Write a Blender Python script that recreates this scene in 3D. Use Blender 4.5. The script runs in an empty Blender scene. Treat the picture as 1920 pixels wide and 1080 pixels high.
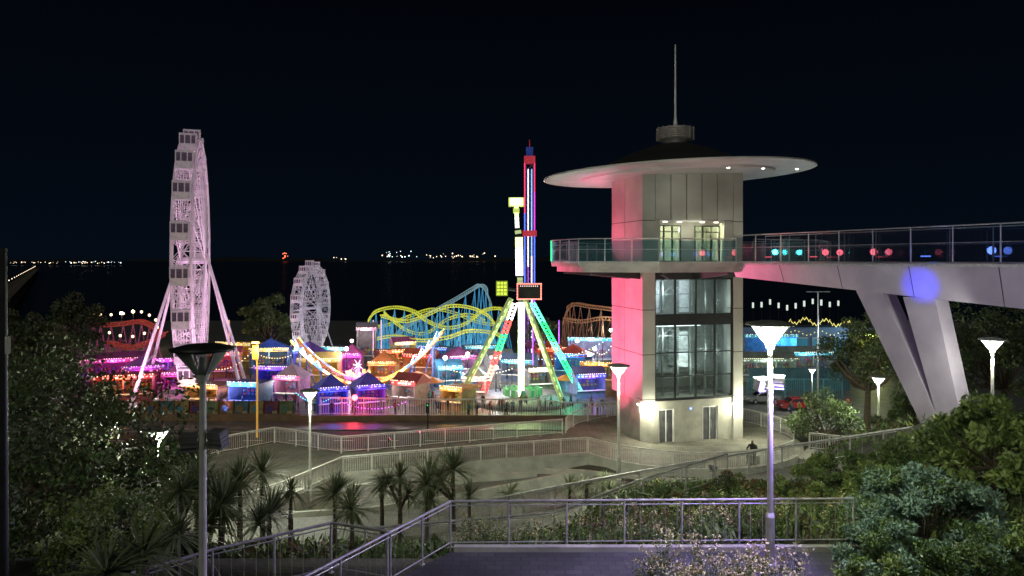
import bpy, math, random
import numpy as np
from mathutils import Vector, Matrix
random.seed(7); rng=np.random.default_rng(7)
scene=bpy.context.scene
COL=scene.collection
F=1387.0; EYE=12.8
def gx(u,d): return (u-960)/F*d
def gz(v,d): return EYE-(v-487)/F*d
def pt(u,v,d): return Vector((gx(u,d),d,gz(v,d)))
# ---------------------------------------------------------------- materials
MATS={}
def mat(name,c1,c2=None,rough=0.6,metal=0.0,scale=4.0,bump=0.0,emit=None,es=0.0,detail=4):
    if name in MATS: return MATS[name]
    m=bpy.data.materials.new(name); m.use_nodes=True; nt=m.node_tree; b=nt.nodes['Principled BSDF']
    c2=c2 or tuple(x*0.6 for x in c1)
    tc=nt.nodes.new('ShaderNodeTexCoord'); n=nt.nodes.new('ShaderNodeTexNoise'); n.inputs['Scale'].default_value=scale; n.inputs['Detail'].default_value=detail
    nt.links.new(tc.outputs['Object'],n.inputs['Vector'])
    r=nt.nodes.new('ShaderNodeValToRGB'); r.color_ramp.elements[0].position=0.35; r.color_ramp.elements[1].position=0.65
    r.color_ramp.elements[0].color=(*c2,1); r.color_ramp.elements[1].color=(*c1,1)
    nt.links.new(n.outputs['Fac'],r.inputs['Fac']); nt.links.new(r.outputs['Color'],b.inputs['Base Color'])
    b.inputs['Roughness'].default_value=rough; b.inputs['Metallic'].default_value=metal
    if bump:
        bp=nt.nodes.new('ShaderNodeBump'); bp.inputs['Strength'].default_value=bump; bp.inputs['Distance'].default_value=0.05
        n2=nt.nodes.new('ShaderNodeTexNoise'); n2.inputs['Scale'].default_value=scale*6; nt.links.new(tc.outputs['Object'],n2.inputs['Vector'])
        nt.links.new(n2.outputs['Fac'],bp.inputs['Height']); nt.links.new(bp.outputs['Normal'],b.inputs['Normal'])
    if emit:
        b.inputs['Emission Color'].default_value=(*emit,1); b.inputs['Emission Strength'].default_value=es
    MATS[name]=m; return m
def E(c,s=2.0):
    k='led_%02d_%02d_%02d_%d'%(int(c[0]*50),int(c[1]*50),int(c[2]*50),int(s*10))
    return mat(k,c,c,0.5,0,3,0,c,s)
def glass(name,tint,refl=0.12,haze=None,hz=0.1):
    if name in MATS: return MATS[name]
    m=bpy.data.materials.new(name); m.use_nodes=True; nt=m.node_tree; nt.nodes.clear()
    o=nt.nodes.new('ShaderNodeOutputMaterial'); t=nt.nodes.new('ShaderNodeBsdfTransparent'); t.inputs['Color'].default_value=(*tint,1)
    g=nt.nodes.new('ShaderNodeBsdfGlossy'); g.inputs['Roughness'].default_value=0.03; g.inputs['Color'].default_value=(0.9,0.95,1,1)
    fr=nt.nodes.new('ShaderNodeFresnel'); fr.inputs['IOR'].default_value=1.5
    n=nt.nodes.new('ShaderNodeTexNoise'); n.inputs['Scale'].default_value=1.5
    a=nt.nodes.new('ShaderNodeMath'); a.operation='MULTIPLY_ADD'; a.inputs[1].default_value=0.08; a.inputs[2].default_value=refl
    nt.links.new(n.outputs['Fac'],a.inputs[0])
    mx0=nt.nodes.new('ShaderNodeMath'); mx0.operation='MAXIMUM'; nt.links.new(fr.outputs[0],mx0.inputs[0]); nt.links.new(a.outputs[0],mx0.inputs[1])
    mx=nt.nodes.new('ShaderNodeMixShader'); nt.links.new(mx0.outputs[0],mx.inputs[0]); nt.links.new(t.outputs[0],mx.inputs[1]); nt.links.new(g.outputs[0],mx.inputs[2])
    last=mx
    if haze:
        df=nt.nodes.new('ShaderNodeBsdfDiffuse'); df.inputs['Color'].default_value=(*haze,1); m2=nt.nodes.new('ShaderNodeMixShader'); m2.inputs[0].default_value=hz
        nt.links.new(mx.outputs[0],m2.inputs[1]); nt.links.new(df.outputs[0],m2.inputs[2]); last=m2
    nt.links.new(last.outputs[0],o.inputs[0]); MATS[name]=m; return m
def paving(name,c1,c2,sx=0.6,rough=0.7,mortar=(0.05,0.05,0.05)):
    m=bpy.data.materials.new(name); m.use_nodes=True; nt=m.node_tree; b=nt.nodes['Principled BSDF']
    tc=nt.nodes.new('ShaderNodeTexCoord'); br=nt.nodes.new('ShaderNodeTexBrick'); br.inputs['Scale'].default_value=1.0
    br.inputs['Brick Width'].default_value=sx; br.inputs['Row Height'].default_value=sx*0.6; br.inputs['Mortar Size'].default_value=0.012
    br.inputs['Color1'].default_value=(*c1,1); br.inputs['Color2'].default_value=(*c2,1); br.inputs['Mortar'].default_value=(*mortar,1)
    nt.links.new(tc.outputs['Object'],br.inputs['Vector'])
    n=nt.nodes.new('ShaderNodeTexNoise'); n.inputs['Scale'].default_value=0.7; n.inputs['Detail'].default_value=6; nt.links.new(tc.outputs['Object'],n.inputs['Vector'])
    rr=nt.nodes.new('ShaderNodeValToRGB'); rr.color_ramp.elements[0].position=0.3; rr.color_ramp.elements[0].color=(.45,.45,.45,1); rr.color_ramp.elements[1].position=.7; rr.color_ramp.elements[1].color=(1,1,1,1)
    nt.links.new(n.outputs['Fac'],rr.inputs[0])
    mx=nt.nodes.new('ShaderNodeMix'); mx.data_type='RGBA'; mx.blend_type='MULTIPLY'; mx.inputs[0].default_value=1
    nt.links.new(br.outputs['Color'],mx.inputs[6]); nt.links.new(rr.outputs['Color'],mx.inputs[7]); nt.links.new(mx.outputs[2],b.inputs['Base Color'])
    b.inputs['Roughness'].default_value=rough; MATS[name]=m; return m

M_conc=mat('concrete_wall',(.38,.37,.31),(.26,.255,.215),.75,0,1.2,.25,None,0,8)
M_clad=mat('cladding_panel',(.4,.39,.345),(.29,.28,.25),.5,0,.45,.05,None,0,8)
M_joint=mat('panel_joint',(.03,.03,.03))
M_dark=mat('dark_steel',(.03,.032,.035),(.02,.02,.022),.45,.4)
M_black=mat('black_roof',(.010,.010,.012),(.006,.006,.007),.8)
M_roofw=mat('roof_rim_paint',(.4,.37,.37),(.3,.28,.28),.5,0,.6)
M_steel=mat('galvanised_steel',(.4,.4,.42),(.28,.28,.3),.4,.6,6)
M_rail=mat('rail_steel',(.4,.39,.38),(.26,.25,.25),.45,.3,5)
M_railt=mat('terrace_rail_steel',(.6,.58,.52),(.45,.44,.4),.5,.1,5)
M_pole=mat('pole_paint',(.5,.5,.45),(.36,.36,.32),.5,.1,3)
M_beam=mat('beam_paint',(.33,.29,.36),(.23,.2,.26),.5,0,.5,.05,None,0,8)
M_glass=glass('clear_glass',(.85,.93,.9),.06)
M_hglass=glass('hazed_lamp_glass',(.6,.7,.62),.1,(.6,.68,.58),.35)
M_glassd=glass('shaft_glass',(.88,.92,.92),.05)
M_glassb=glass('balustrade_glass',(.45,.68,.74),.18,(.25,.6,.68),.05)
M_glassr=glass('bridge_glass',(.4,.5,.58),.24,(.2,.25,.4),.02)
M_soil=mat('soil',(.06,.055,.035),(.03,.035,.018),.95,0,1.5,.6)
M_asph=mat('asphalt',(.06,.06,.058),(.04,.04,.04),.7,0,.5,.3)
M_pave=paving('terrace_paving',(.27,.265,.21),(.22,.215,.175),.8)
M_pave2=paving('path_paving',(.085,.083,.09),(.06,.06,.066),.4,.6,(.03,.03,.03))
M_pave3=paving('ramp_paving',(.22,.215,.18),(.17,.165,.14),.5)
M_parkpave=paving('park_paving',(.18,.17,.18),(.13,.13,.13),1.2,.5)
M_white=mat('white_paint',(.75,.73,.73),(.6,.58,.6),.45,0,2)
M_wheel=mat('wheel_glow_paint',(.76,.7,.75),(.6,.52,.6),.45,0,.7,0,(.7,.42,.62),.17)  # faint pink emission stands for floodlight on the steel
M_bark=mat('bark',(.12,.09,.06),(.06,.045,.03),.9,0,8,.8)
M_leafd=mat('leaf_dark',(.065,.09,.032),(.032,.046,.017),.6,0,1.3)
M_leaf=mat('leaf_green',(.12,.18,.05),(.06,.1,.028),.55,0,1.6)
M_leaf2=mat('leaf_light',(.24,.3,.08),(.13,.19,.05),.55,0,1.6)
M_leafb=mat('leaf_blue_green',(.2,.3,.24),(.11,.18,.13),.6,0,1.8)
M_leafr=mat('leaf_russet',(.2,.11,.05),(.1,.06,.03),.6,0,1.8)
M_blade=mat('blade_leaf',(.19,.22,.11),(.08,.1,.045),.45,0,3)
M_dry=mat('dry_flower',(.55,.5,.25),(.35,.3,.14),.8,0,3)
# ---------------------------------------------------------------- mesh builder
class MB:
    def __init__(s): s.v=[]; s.f=[]; s.m=[]; s.s=[]
    def add(s,vs,fs,mi=0,sm=False):
        o=len(s.v); s.v+= [tuple(v) for v in vs]
        for f in fs: s.f.append(tuple(i+o for i in f)); s.m.append(mi); s.s.append(sm)
    def box(s,x0,x1,y0,y1,z0,z1,mi=0):
        s.add([(x0,y0,z0),(x1,y0,z0),(x1,y1,z0),(x0,y1,z0),(x0,y0,z1),(x1,y0,z1),(x1,y1,z1),(x0,y1,z1)],
          [(0,3,2,1),(4,5,6,7),(0,1,5,4),(1,2,6,5),(2,3,7,6),(3,0,4,7)],mi)
    def obox(s,c,sx,sy,sz,rz=0,mi=0,rx=0,ry=0):
        R=Matrix.Rotation(rz,3,'Z')@Matrix.Rotation(ry,3,'Y')@Matrix.Rotation(rx,3,'X'); c=Vector(c); vs=[]
        for z in(-.5,.5):
            for (x,y) in((-.5,-.5),(.5,-.5),(.5,.5),(-.5,.5)): vs.append(c+R@Vector((x*sx,y*sy,z*sz)))
        s.add(vs,[(0,3,2,1),(4,5,6,7),(0,1,5,4),(1,2,6,5),(2,3,7,6),(3,0,4,7)],mi)
    def tube(s,p0,p1,r0,r1=None,n=6,mi=0,cap=True):
        p0=Vector(p0); p1=Vector(p1); r1=r0 if r1 is None else r1; d=p1-p0
        if d.length<1e-6: return
        d.normalize(); a=d.cross(Vector((0,0,1)))
        if a.length<1e-3: a=Vector((1,0,0))
        a.normalize(); b=a.cross(d); vs=[]
        for p,r in((p0,r0),(p1,r1)):
            for i in range(n):
                t=2*math.pi*(i+.5)/n; vs.append(p+a*math.cos(t)*r+b*math.sin(t)*r)
        s.add(vs,[(i,(i+1)%n,n+(i+1)%n,n+i) for i in range(n)],mi,n>=6)
        if cap: s.add(vs,[tuple(range(n))[::-1],tuple(range(n,2*n))],mi)
    def path(s,pts,r,n=6,mi=0):
        for a,b in zip(pts[:-1],pts[1:]): s.tube(a,b,r,r,n,mi,True)
    def lathe(s,prof,n=32,mi=0,c=(0,0,0),sm=True,close=False):
        vs=[];k=len(prof)
        for i in range(n):
            t=2*math.pi*i/n
            for r,z in prof: vs.append((c[0]+r*math.cos(t),c[1]+r*math.sin(t),c[2]+z))
        fs=[]
        for i in range(n):
            j=(i+1)%n
            for q in range(k-1): fs.append((i*k+q,j*k+q,j*k+q+1,i*k+q+1))
        s.add(vs,fs,mi,sm)
    def prism(s,poly,z0,z1,mi=0,mit=None):
        n=len(poly); vs=[(x,y,z0) for x,y in poly]+[(x,y,z1) for x,y in poly]
        s.add(vs,[(i,(i+1)%n,n+(i+1)%n,n+i) for i in range(n)],mi)
        s.add(vs,[tuple(range(n))[::-1]],mi); s.add(vs,[tuple(range(n,2*n))],mi if mit is None else mit)
    def ball(s,c,r,n=8,mi=0,sz=1.0):
        s.lathe([(max(.001,r*math.sin(math.pi*i/(n//2))),-r*sz*math.cos(math.pi*i/(n//2))) for i in range(n//2+1)],n,mi,c)
    def mesh(s,name,mats):
        me=bpy.data.meshes.new(name); me.from_pydata(s.v,[],s.f)
        for m in (mats if isinstance(mats,(list,tuple)) else [mats]): me.materials.append(m)
        me.polygons.foreach_set('material_index',s.m); me.polygons.foreach_set('use_smooth',s.s); me.update(); return me
def tag(o,label=None,category=None,group=None,kind=None):
    if label:o['label']=label
    if category:o['category']=category
    if group:o['group']=group
    if kind:o['kind']=kind
    return o
def obj(name,mb,mats,parent=None,loc=(0,0,0),rz=0,**k):
    me=mb.mesh(name,mats) if isinstance(mb,MB) else mb
    o=bpy.data.objects.new(name,me); COL.objects.link(o); o.location=loc; o.rotation_euler[2]=rz
    if parent: o.parent=parent
    return tag(o,**k)
def root(name,loc=(0,0,0),rz=0,**k):
    o=bpy.data.objects.new(name,None); o.empty_display_size=.3; COL.objects.link(o); o.location=loc; o.rotation_euler[2]=rz
    return tag(o,**k)
def light(name,kind,loc,color,energy,parent=None,size=.2,target=None,angle=60,blend=.6):
    l=bpy.data.lights.new(name,kind); l.color=color; l.energy=energy
    l.shadow_soft_size=size
    if kind=='SPOT': l.spot_size=math.radians(angle); l.spot_blend=blend
    o=bpy.data.objects.new(name,l); COL.objects.link(o); o.location=loc
    if target is not None: o.rotation_euler=(Vector(target)-Vector(loc)).to_track_quat('-Z','Y').to_euler()
    if parent: o.parent=parent
    return o
# ---------------------------------------------------------------- terrain
def prof(y,tab):
    if y<=tab[0][0]: return tab[0][1]
    for (a,za),(b,zb) in zip(tab[:-1],tab[1:]):
        if y<=b:
            t=(y-a)/(b-a); t=t*t*(3-2*t)*.5+t*.5; return za+(zb-za)*t
    return tab[-1][1]
TAIL=[(222,-5.5),(232,-9),(260,-14)]
TL=[(1,11.1),(3,10.5),(9,5.72),(17.6,5.7),(19,5.0),(24,2.8),(30,.8),(36,-.8),(43,-1.1),(50,-1.4),(60,-3.4),(68,-5.5)]+TAIL
TR=[(1,11.1),(3,10.5),(9,5.72),(18.3,5.7),(20,5.2),(27,4.0),(34,2.2),(39,.6),(43,-.4),(60,-.6),(64,-2.2),(70,-5.5)]+TAIL
TR2=[(1,11.1),(3,10.5),(9,5.72),(18.3,5.7),(22,5.6),(27,5.3),(35,5.0),(39,3.8),(43,1.5),(47,-.4),(58,-.7),(64,-2.4),(70,-5.5)]+TAIL
def hgt(x,y):
    def ss(a,b,v):
        t=min(1,max(0,(v-a)/(b-a))); return t*t*(3-2*t)
    a=prof(y,TL); b=prof(y,TR); c=prof(y,TR2)
    z=a+(b-a)*ss(-1,7,x); z=z+(c-z)*ss(13,20,x); return z
xs=[-15000,-5000,-1500,-500,-250,-140,-90,-60]+list(np.arange(-50,50.1,1.0))+[60,90,140,250,500,1500,5000,15000]
ys=[-60,-20]+list(np.arange(-8,72,1.0))+[75,90,120,160,200,222,226,232,240,260,600,2000,6000,15000]
mb=MB(); nx=len(xs)
for y in ys:
    for x in xs:
        n=0.0
        if 18.8<y<64: n=.12*math.sin(x*1.3+y*.7)+.08*math.sin(x*.6-y*1.9)
        mb.v.append((x,y,hgt(x,y)+n))
for j in range(len(ys)-1):
    for i in range(nx-1):
        mb.f.append((j*nx+i,j*nx+i+1,(j+1)*nx+i+1,(j+1)*nx+i)); mb.m.append(1 if ys[j]>=68 else 0); mb.s.append(True)
obj('ground',mb,[M_soil,M_asph],kind='structure')
mb=MB(); mb.add([(-20000,215,-7.2),(20000,215,-7.2),(20000,20000,-7.2),(-20000,20000,-7.2)],[(0,1,2,3)])
M_sea=mat('sea_water',(.004,.008,.014),(.003,.006,.01),.25,0,.05,.8); obj('sea',mb,M_sea,kind='structure')
mb=MB(); N=160
top=[];
for i in range(N+1):
    x=-7500+15000*i/N; top.append((x,9000+300*math.sin(i*.3),22+14*math.sin(i*.17)+9*math.sin(i*.61)))
vs=[(x,y-200,-8) for x,y,z in top]+top
mb.add(vs,[(i,i+1,N+2+i,N+1+i) for i in range(N)],0)
obj('far_hills',mb,mat('far_land',(.004,.006,.008),(.003,.004,.006),.9),kind='structure')
mb=MB()
def farl(u0,u1,v0,v1,n,mi,d=8500,s=7):
    for _ in range(n):
        u=random.uniform(u0,u1); p=pt(u,random.uniform(v0,v1),d); r=random.uniform(.4,1.1)*s; mb.ball(p,r,6,mi)
farl(15,230,491,494,44,0,2600,1.5); farl(120,228,490,493,18,1,2600,1.8); farl(620,650,482,486,6,0); farl(690,900,478,484,26,0); farl(720,790,471,482,14,1); farl(820,930,474,482,10,0); farl(530,543,473,486,9,2,8500,9)
obj('distant_shore_lights',mb,[E((1,.75,.5),3),E((.75,.9,1),3),E((1,.15,.06),4)],label='tiny town lights along the far shore across the water',category='shore lights',kind='stuff')
pr=root('pier',(-180,258,-5.5),label='long lit pier running out to sea with lamp posts',category='pier')
mb=MB(); A=Vector((0,0,4.5)); B=Vector((-560,892,4.5)); dv=(B-A).normalized(); sv=Vector((dv.y,-dv.x,0))
vs=[A-sv*4,A+sv*4,B+sv*4,B-sv*4]; mb.add(vs+[v-Vector((0,0,1)) for v in vs],[(0,1,2,3),(0,3,7,4),(1,5,6,2),(0,4,5,1),(2,6,7,3),(4,7,6,5)])
for i in range(60):
    p=A+dv*(i*17)
    for s in(-3,3): mb.tube(p+sv*s-Vector((0,0,9)),p+sv*s,.35,.35,5)
obj('pier_deck',mb,mat('pier_timber',(.12,.1,.08)),pr)
mb=MB();lm=MB()
for i in range(30):
    p=A+dv*(i*34); mb.tube(p,p+Vector((0,0,4)),.1,.08,5); lm.ball(p+Vector((0,0,4.2)),.26,6)
obj('lamp_post_row',mb,M_dark,pr); obj('lamp_globe_row',lm,E((1,.75,.5),3),pr)

# ---------------------------------------------------------------- terrace & paths
mb=MB(); CT=(11.9,53.0); RT=8.4
mb.prism([(CT[0]+RT*math.cos(t),CT[1]+RT*math.sin(t)) for t in np.linspace(0,2*math.pi,65)[:-1]],-1.6,0,1,0)
obj('terrace_pavement',mb,[M_pave,M_conc],kind='structure')
mb=MB(); mb.prism([(-14,36),(-12.1,39),(-10.1,43.8),(-.35,47.1),(5.2,48.3),(3.6,54.6),(-11.3,49.1),(-16.6,51.9),(-20.8,47.5),(-27,44),(-27,36)],-1.5,-.004,1,0)
obj('walkway_pavement',mb,[M_pave,M_conc],kind='structure')
mb=MB(); mb.prism([(18.5,47.8),(19.6,44.4),(30,40.5),(38,38),(38,44),(25,47.7),(20,50.2)],-1.4,-.008,1,0)
obj('side_walkway_pavement',mb,[M_pave,M_conc],kind='structure')
mb=MB(); mb.prism([(-9.5,41.2),(-4,42.6),(1,45.3),(5.5,44.7),(9.5,43.7),(8.5,42.3),(4,40.6),(-2,38.3),(-9,37.2)],-1.6,-.3,1,0)
obj('lower_pavement',mb,[M_pave3,M_conc],kind='structure')
mb=MB(); mb.prism([(-9,9.5),(12,9.5),(12,17.8),(-1.5,17.8),(-2.7,16.0),(-4.1,13.6)],5.5,5.76,1,0)
obj('foreground_path',mb,[M_pave2,M_conc],kind='structure')
mb=MB(); mb.box(-1.4,12,17.8,17.98,5.5,5.88)
obj('path_kerb',mb,M_conc,kind='structure')
def ribbon(name,pts,w,matl,dz=.03):
    mb=MB(); P=[Vector(p) for p in pts]; L=[];R_=[]
    for i,p in enumerate(P):
        d=(P[min(i+1,len(P)-1)]-P[max(i-1,0)]); n=Vector((d.y,-d.x,0)).normalized()*w/2; L.append(p-n); R_.append(p+n)
    n=len(P); vs=L+R_+[v-Vector((0,0,.8)) for v in L+R_]
    fs=[(i,n+i,n+i+1,i+1) for i in range(n-1)]; mb.add(vs,fs,0)
    mb.add(vs,[(n+i,3*n+i,3*n+i+1,n+i+1) for i in range(n-1)]+[(i,i+1,2*n+i+1,2*n+i) for i in range(n-1)],1)
    obj(name,mb,[matl,M_conc],kind='structure')
ribbon('ramp_path',[(-3,31,1.05),(2,33.2,1.2),(8,33.8,2.1),(13,34.4,2.8),(20,35.4,3.7)],2.0,M_pave3)
ribbon('lower_path',[(-16,32,.6),(-8,34,.45),(-2,36.4,.15),(2.5,39.6,-.15),(5.5,42.2,-.26)],3.6,M_pave3)
def curb_wall(name,cp,z0,z1,th,label):
    mb=MB()
    for a,b in zip(cp[:-1],cp[1:]):
        dx=b[0]-a[0];dy=b[1]-a[1];l=math.hypot(dx,dy); nn=(-dy/l*th,dx/l*th)
        mb.prism([a,b,(b[0]+nn[0],b[1]+nn[1]),(a[0]+nn[0],a[1]+nn[1])],z0,z1)
    obj(name,mb,M_conc,None,label=label,category='wall')
curb_wall('retaining_wall',[(2.0,45.6),(4.6,45.3),(6.6,44.3),(9.5,43.6),(12.5,43.5),(15.5,44.1),(18.5,45.2)],-1.6,-.12,.25,'low curved concrete retaining wall below the terrace')
curb_wall('retaining_wall',[(-9.6,41.6),(-5,43.0),(-1,43.8),(1.5,44.6)],-1.6,.05,.3,'stepped concrete retaining wall beneath the walkway')
curb_wall('retaining_wall',[(-11,35.9),(-7,36.7),(-3,38.6),(1,41.2),(4,43.2)],-.8,.5,.22,'low concrete kerb wall along the lower path')
curb_wall('terrace_kerb_wall',[(-14.0,36.1),(-12.25,39.0),(-10.25,43.8),(-.35,47.12),(5.05,48.4)],-1.55,.16,.14,'pale concrete kerb along the walkway edge')
arcp=[(CT[0]+8.42*math.cos(math.radians(t)),CT[1]+8.42*math.sin(math.radians(t))) for t in np.linspace(-147,-38,28)]
curb_wall('terrace_kerb_wall',arcp,-1.62,.16,.16,'curved pale concrete kerb around the lift terrace')
mb=MB(); mb.box(-120,130,70.5,79,-5.6,-5.46); obj('road',mb,M_asph,kind='structure')
mb=MB(); 
for i in range(50): mb.box(-110+i*4.6,-108+i*4.6,74.6,74.75,-5.46,-5.456)
mb.box(-120,130,71.2,71.35,-5.46,-5.456); mb.box(-120,130,78.4,78.52,-5.46,-5.456)
obj('road_markings',mb,mat('road_paint',(.6,.6,.55),(.4,.4,.38)),kind='structure')
mb=MB(); mb.box(-120,130,79,83,-5.6,-5.34); obj('promenade_pavement',mb,M_parkpave,kind='structure')
mb=MB(); mb.box(-120,130,84,221,-5.6,-5.44); obj('park_pavement',mb,M_parkpave,kind='structure')

# ---------------------------------------------------------------- fences
def fence(name,pts,h=1.1,sp=1.8,pk=.13,label='',cat='fence',mats=(M_rail,M_rail,M_rail),r=.028,pr=.008,group=None,smooth_pts=False,bottom=.12):
    P=[Vector(p) for p in pts]; o=P[0].copy(); rt=root(name,o,label=label,category=cat,group=group)
    rail=MB(); inf=MB(); pm=MB(); pm.tube((0,0,-.1),(0,0,h),r*1.05,r*.95,8); pm.lathe([(.001,-.002),(.07,-.002),(.07,.012),(.001,.012)],10)
    pme=pm.mesh('post',mats[0]); up=Vector((0,0,1))
    Q=[p-o for p in P]
    rail.path([q+up*h for q in Q],r*1.15,8); rail.path([q+up*bottom for q in Q],r*.6,6); rail.path([q+up*(h-.1) for q in Q],r*.5,5)
    carry=0; 
    def post(q): obj('post',pme,None,rt,q)
    post(Q[0])
    for a,b in zip(Q[:-1],Q[1:]):
        L=(b-a).length; d=(b-a)/L
        n=max(1,round(L/sp)) if not smooth_pts else 1
        for i in range(1,n): post(a+d*L*i/n)
        if not smooth_pts: post(b)
        else:
            carry+=L
            if carry>=sp: post(b); carry=0
        k=max(1,int(L/pk))
        for i in range(k):
            q=a+d*L*(i+.5)/k; inf.tube(q+up*bottom,q+up*(h-.1),pr,pr,4,0,False)
    obj('handrail',rail,mats[1],rt); obj('baluster_infill',inf,mats[2],rt)
    return rt
def arc(a0,a1,n=18,r=8.1,z=0): return [(CT[0]+r*math.cos(math.radians(t)),CT[1]+r*math.sin(math.radians(t)),z) for t in np.linspace(a0,a1,n)]
GF='steel railings around the lift terrace'
RT3=(M_railt,)*3
fence('terrace_railing',arc(-148,-38,24),label='curved galvanised railing on the front edge of the lift terrace',group=GF,smooth_pts=True,sp=1.7,cat='railing',r=.036,pr=.012,mats=RT3)
fence('terrace_railing',arc(168,-4,34),label='curved galvanised railing behind the lift tower',group=GF,smooth_pts=True,sp=1.7,cat='railing',r=.036,pr=.012,mats=RT3)
fence('walkway_railing',[(-13.8,36.2,0),(-12.05,39.1,0),(-10.05,43.95,0),(-.35,47.3,0),(4.95,48.75,0)],label='straight galvanised railing on the near edge of the walkway',group=GF,cat='railing',r=.036,pr=.012,mats=RT3)
fence('walkway_railing',[(-26,44.6,0),(-20.8,47.35,0),(-16.6,51.7,0),(-11.3,48.95,0),(3.7,54.3,0)],label='angled galvanised railing between walkway and road',group=GF,cat='railing',r=.036,pr=.012,mats=RT3)
fence('walkway_railing',[(20.1,50,0),(21.2,49.4,0),(25,47.5,0),(32,45,0)],label='galvanised railing on the side walkway by the trees',group=GF,cat='railing',r=.036,pr=.012,mats=RT3)
fence('path_railing',[(8.4,18.2,5.8),(-1.5,18.0,5.8),(-2.65,16.1,5.75),(-4.2,13.4,5.7),(-5.3,11.2,5.7)],h=1.12,sp=1.45,pk=.3,r=.027,pr=.005,label='tubular steel railing with thin bars beside the garden path',cat='railing',group='garden path railings')
fence('path_railing',[(-2.75,16.3,5.7),(-4.1,16.75,5.72),(-6.2,15.3,5.68),(-9,12.6,5.6)],h=1.12,sp=1.3,pk=.25,r=.028,pr=.006,label='tubular steel railing turning around the lower steps',cat='railing',group='garden path railings')
fence('ramp_railing',[(-2.5,32.2,1.0),(2,34.4,1.2),(8,35,2.1),(13,35.6,2.75),(20,36.6,3.5)],h=1.05,sp=1.9,pk=.6,r=.042,label='sloping steel handrail along the garden ramp',cat='railing')
fence('ramp_railing',[(-5,25.2,2.6),(1.5,26.2,2.8),(5.0,28.2,3.4),(8.5,29.2,4.1)],h=1.05,sp=2.2,pk=.8,r=.035,label='steel handrail half hidden among planting',cat='railing')

# ---------------------------------------------------------------- street lamps
M_diff=E((.9,1,.88),2.6)
def make_lamp(loc,lit=True,label='',h=5.6,energy=450,floods=None,col=(.95,1,.8)):
    r=root('street_lamp',loc,label=label,category='street lamp',group='cone headed street lamps')
    p=MB(); p.tube((0,0,-.6),(0,0,1.1),.11,.1,12); p.tube((0,0,1.1),(0,0,1.2),.1,.075,12); p.tube((0,0,1.2),(0,0,h-.55),.072,.055,12); p.lathe([(.14,0),(.14,.03),(.1,.05)],14)
    p.tube((0,0,h-.62),(0,0,h-.5),.09,.12,12)
    obj('pole',p,M_pole,r)
    d=MB(); d.lathe([(.1,h-.5),(.2,h-.41),(.43,h-.08)],24); obj('lamp_diffuser',d,M_diff if lit else M_hglass,r)
    if not lit:
        q=MB(); q.tube((0,0,h-.5),(0,0,h-.2),.06,.05,10); q.lathe([(.001,h-.1),(.3,h-.12)],16); obj('lamp_gear',q,M_white,r)
    c=MB(); c.lathe([(.43,h-.08),(.54,h-.07),(.55,h-.04),(.3,h+.02),(.001,h+.05)],28); c.lathe([(.43,h-.085),(.54,h-.075)],28)
    obj('lamp_cap',c,M_dark if not lit else mat('cap_paint',(.2,.2,.19)),r)
    for i in range(4):
        b=MB(); t=math.pi/4+i*math.pi/2; cs,sn=math.cos(t),math.sin(t)
        b.tube((.1*cs,.1*sn,h-.52),(.47*cs,.47*sn,h-.07),.016,.016,6)
        obj('lamp_bracket',b,M_dark if lit else M_steel,r)
    if lit: light('lamp_light','POINT',(0,-.0,h-.8),col,energy,r,.3)
    for (dx,dy,z,rz) in (floods or []):
        f=MB(); f.obox((dx,dy,z),.28,.2,.3,rz,0,.25); f.tube((0,0,z-.1),(dx*.9,dy*.9,z-.1),.025,.025,6); 
        for q in range(4): f.obox((dx,dy,z-.12+q*.08),.31,.24,.015,rz,0,.25)
        obj('floodlight',f,mat('flood_grey',(.12,.12,.12)) if not lit else M_steel,r)
    return r
make_lamp((gx(380,12.9),12.9,5.7),False,'unlit cone street lamp with two floodlights on its pole',floods=[(-.25,.05,3.9,.3),(.25,.05,3.97,-.35)])
make_lamp((gx(1447,17),17.1,5.76),True,'lit cone street lamp with small floodlights beside the garden path',energy=1450,floods=[(-.17,.1,4.15,.4),(.19,.05,4.2,-.5)])
make_lamp((gx(1160,36),36,2.1),True,'lit cone street lamp standing in the planted slope',energy=1900)
make_lamp((gx(581,41),41,0.0),True,'lit cone street lamp beside the walkway railing',energy=1900)
make_lamp((gx(1647,50),50,-.66),True,'lit cone street lamp by the side walkway trees',energy=1800)
make_lamp((gx(1861,32),32,3.8),True,'lit cone street lamp rising above shrubs under the bridge',energy=1300)
make_lamp((gx(297,32),32,-.1),True,'lit cone street lamp half hidden by dark trees',energy=2200)
make_lamp((gx(1523,86),86,-5.4),True,'lit cone street lamp on the seafront road',energy=1500)
mb=MB(); mb.tube((0,0,-1),(0,0,7.3),.1,.06,10); mb.obox((.0,0,5.6),.16,.16,.3); obj('dark_pole',mb,M_dark,None,(gx(6,13),13,5.7),label='tall thin dark pole beside the trees',category='pole')

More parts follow.
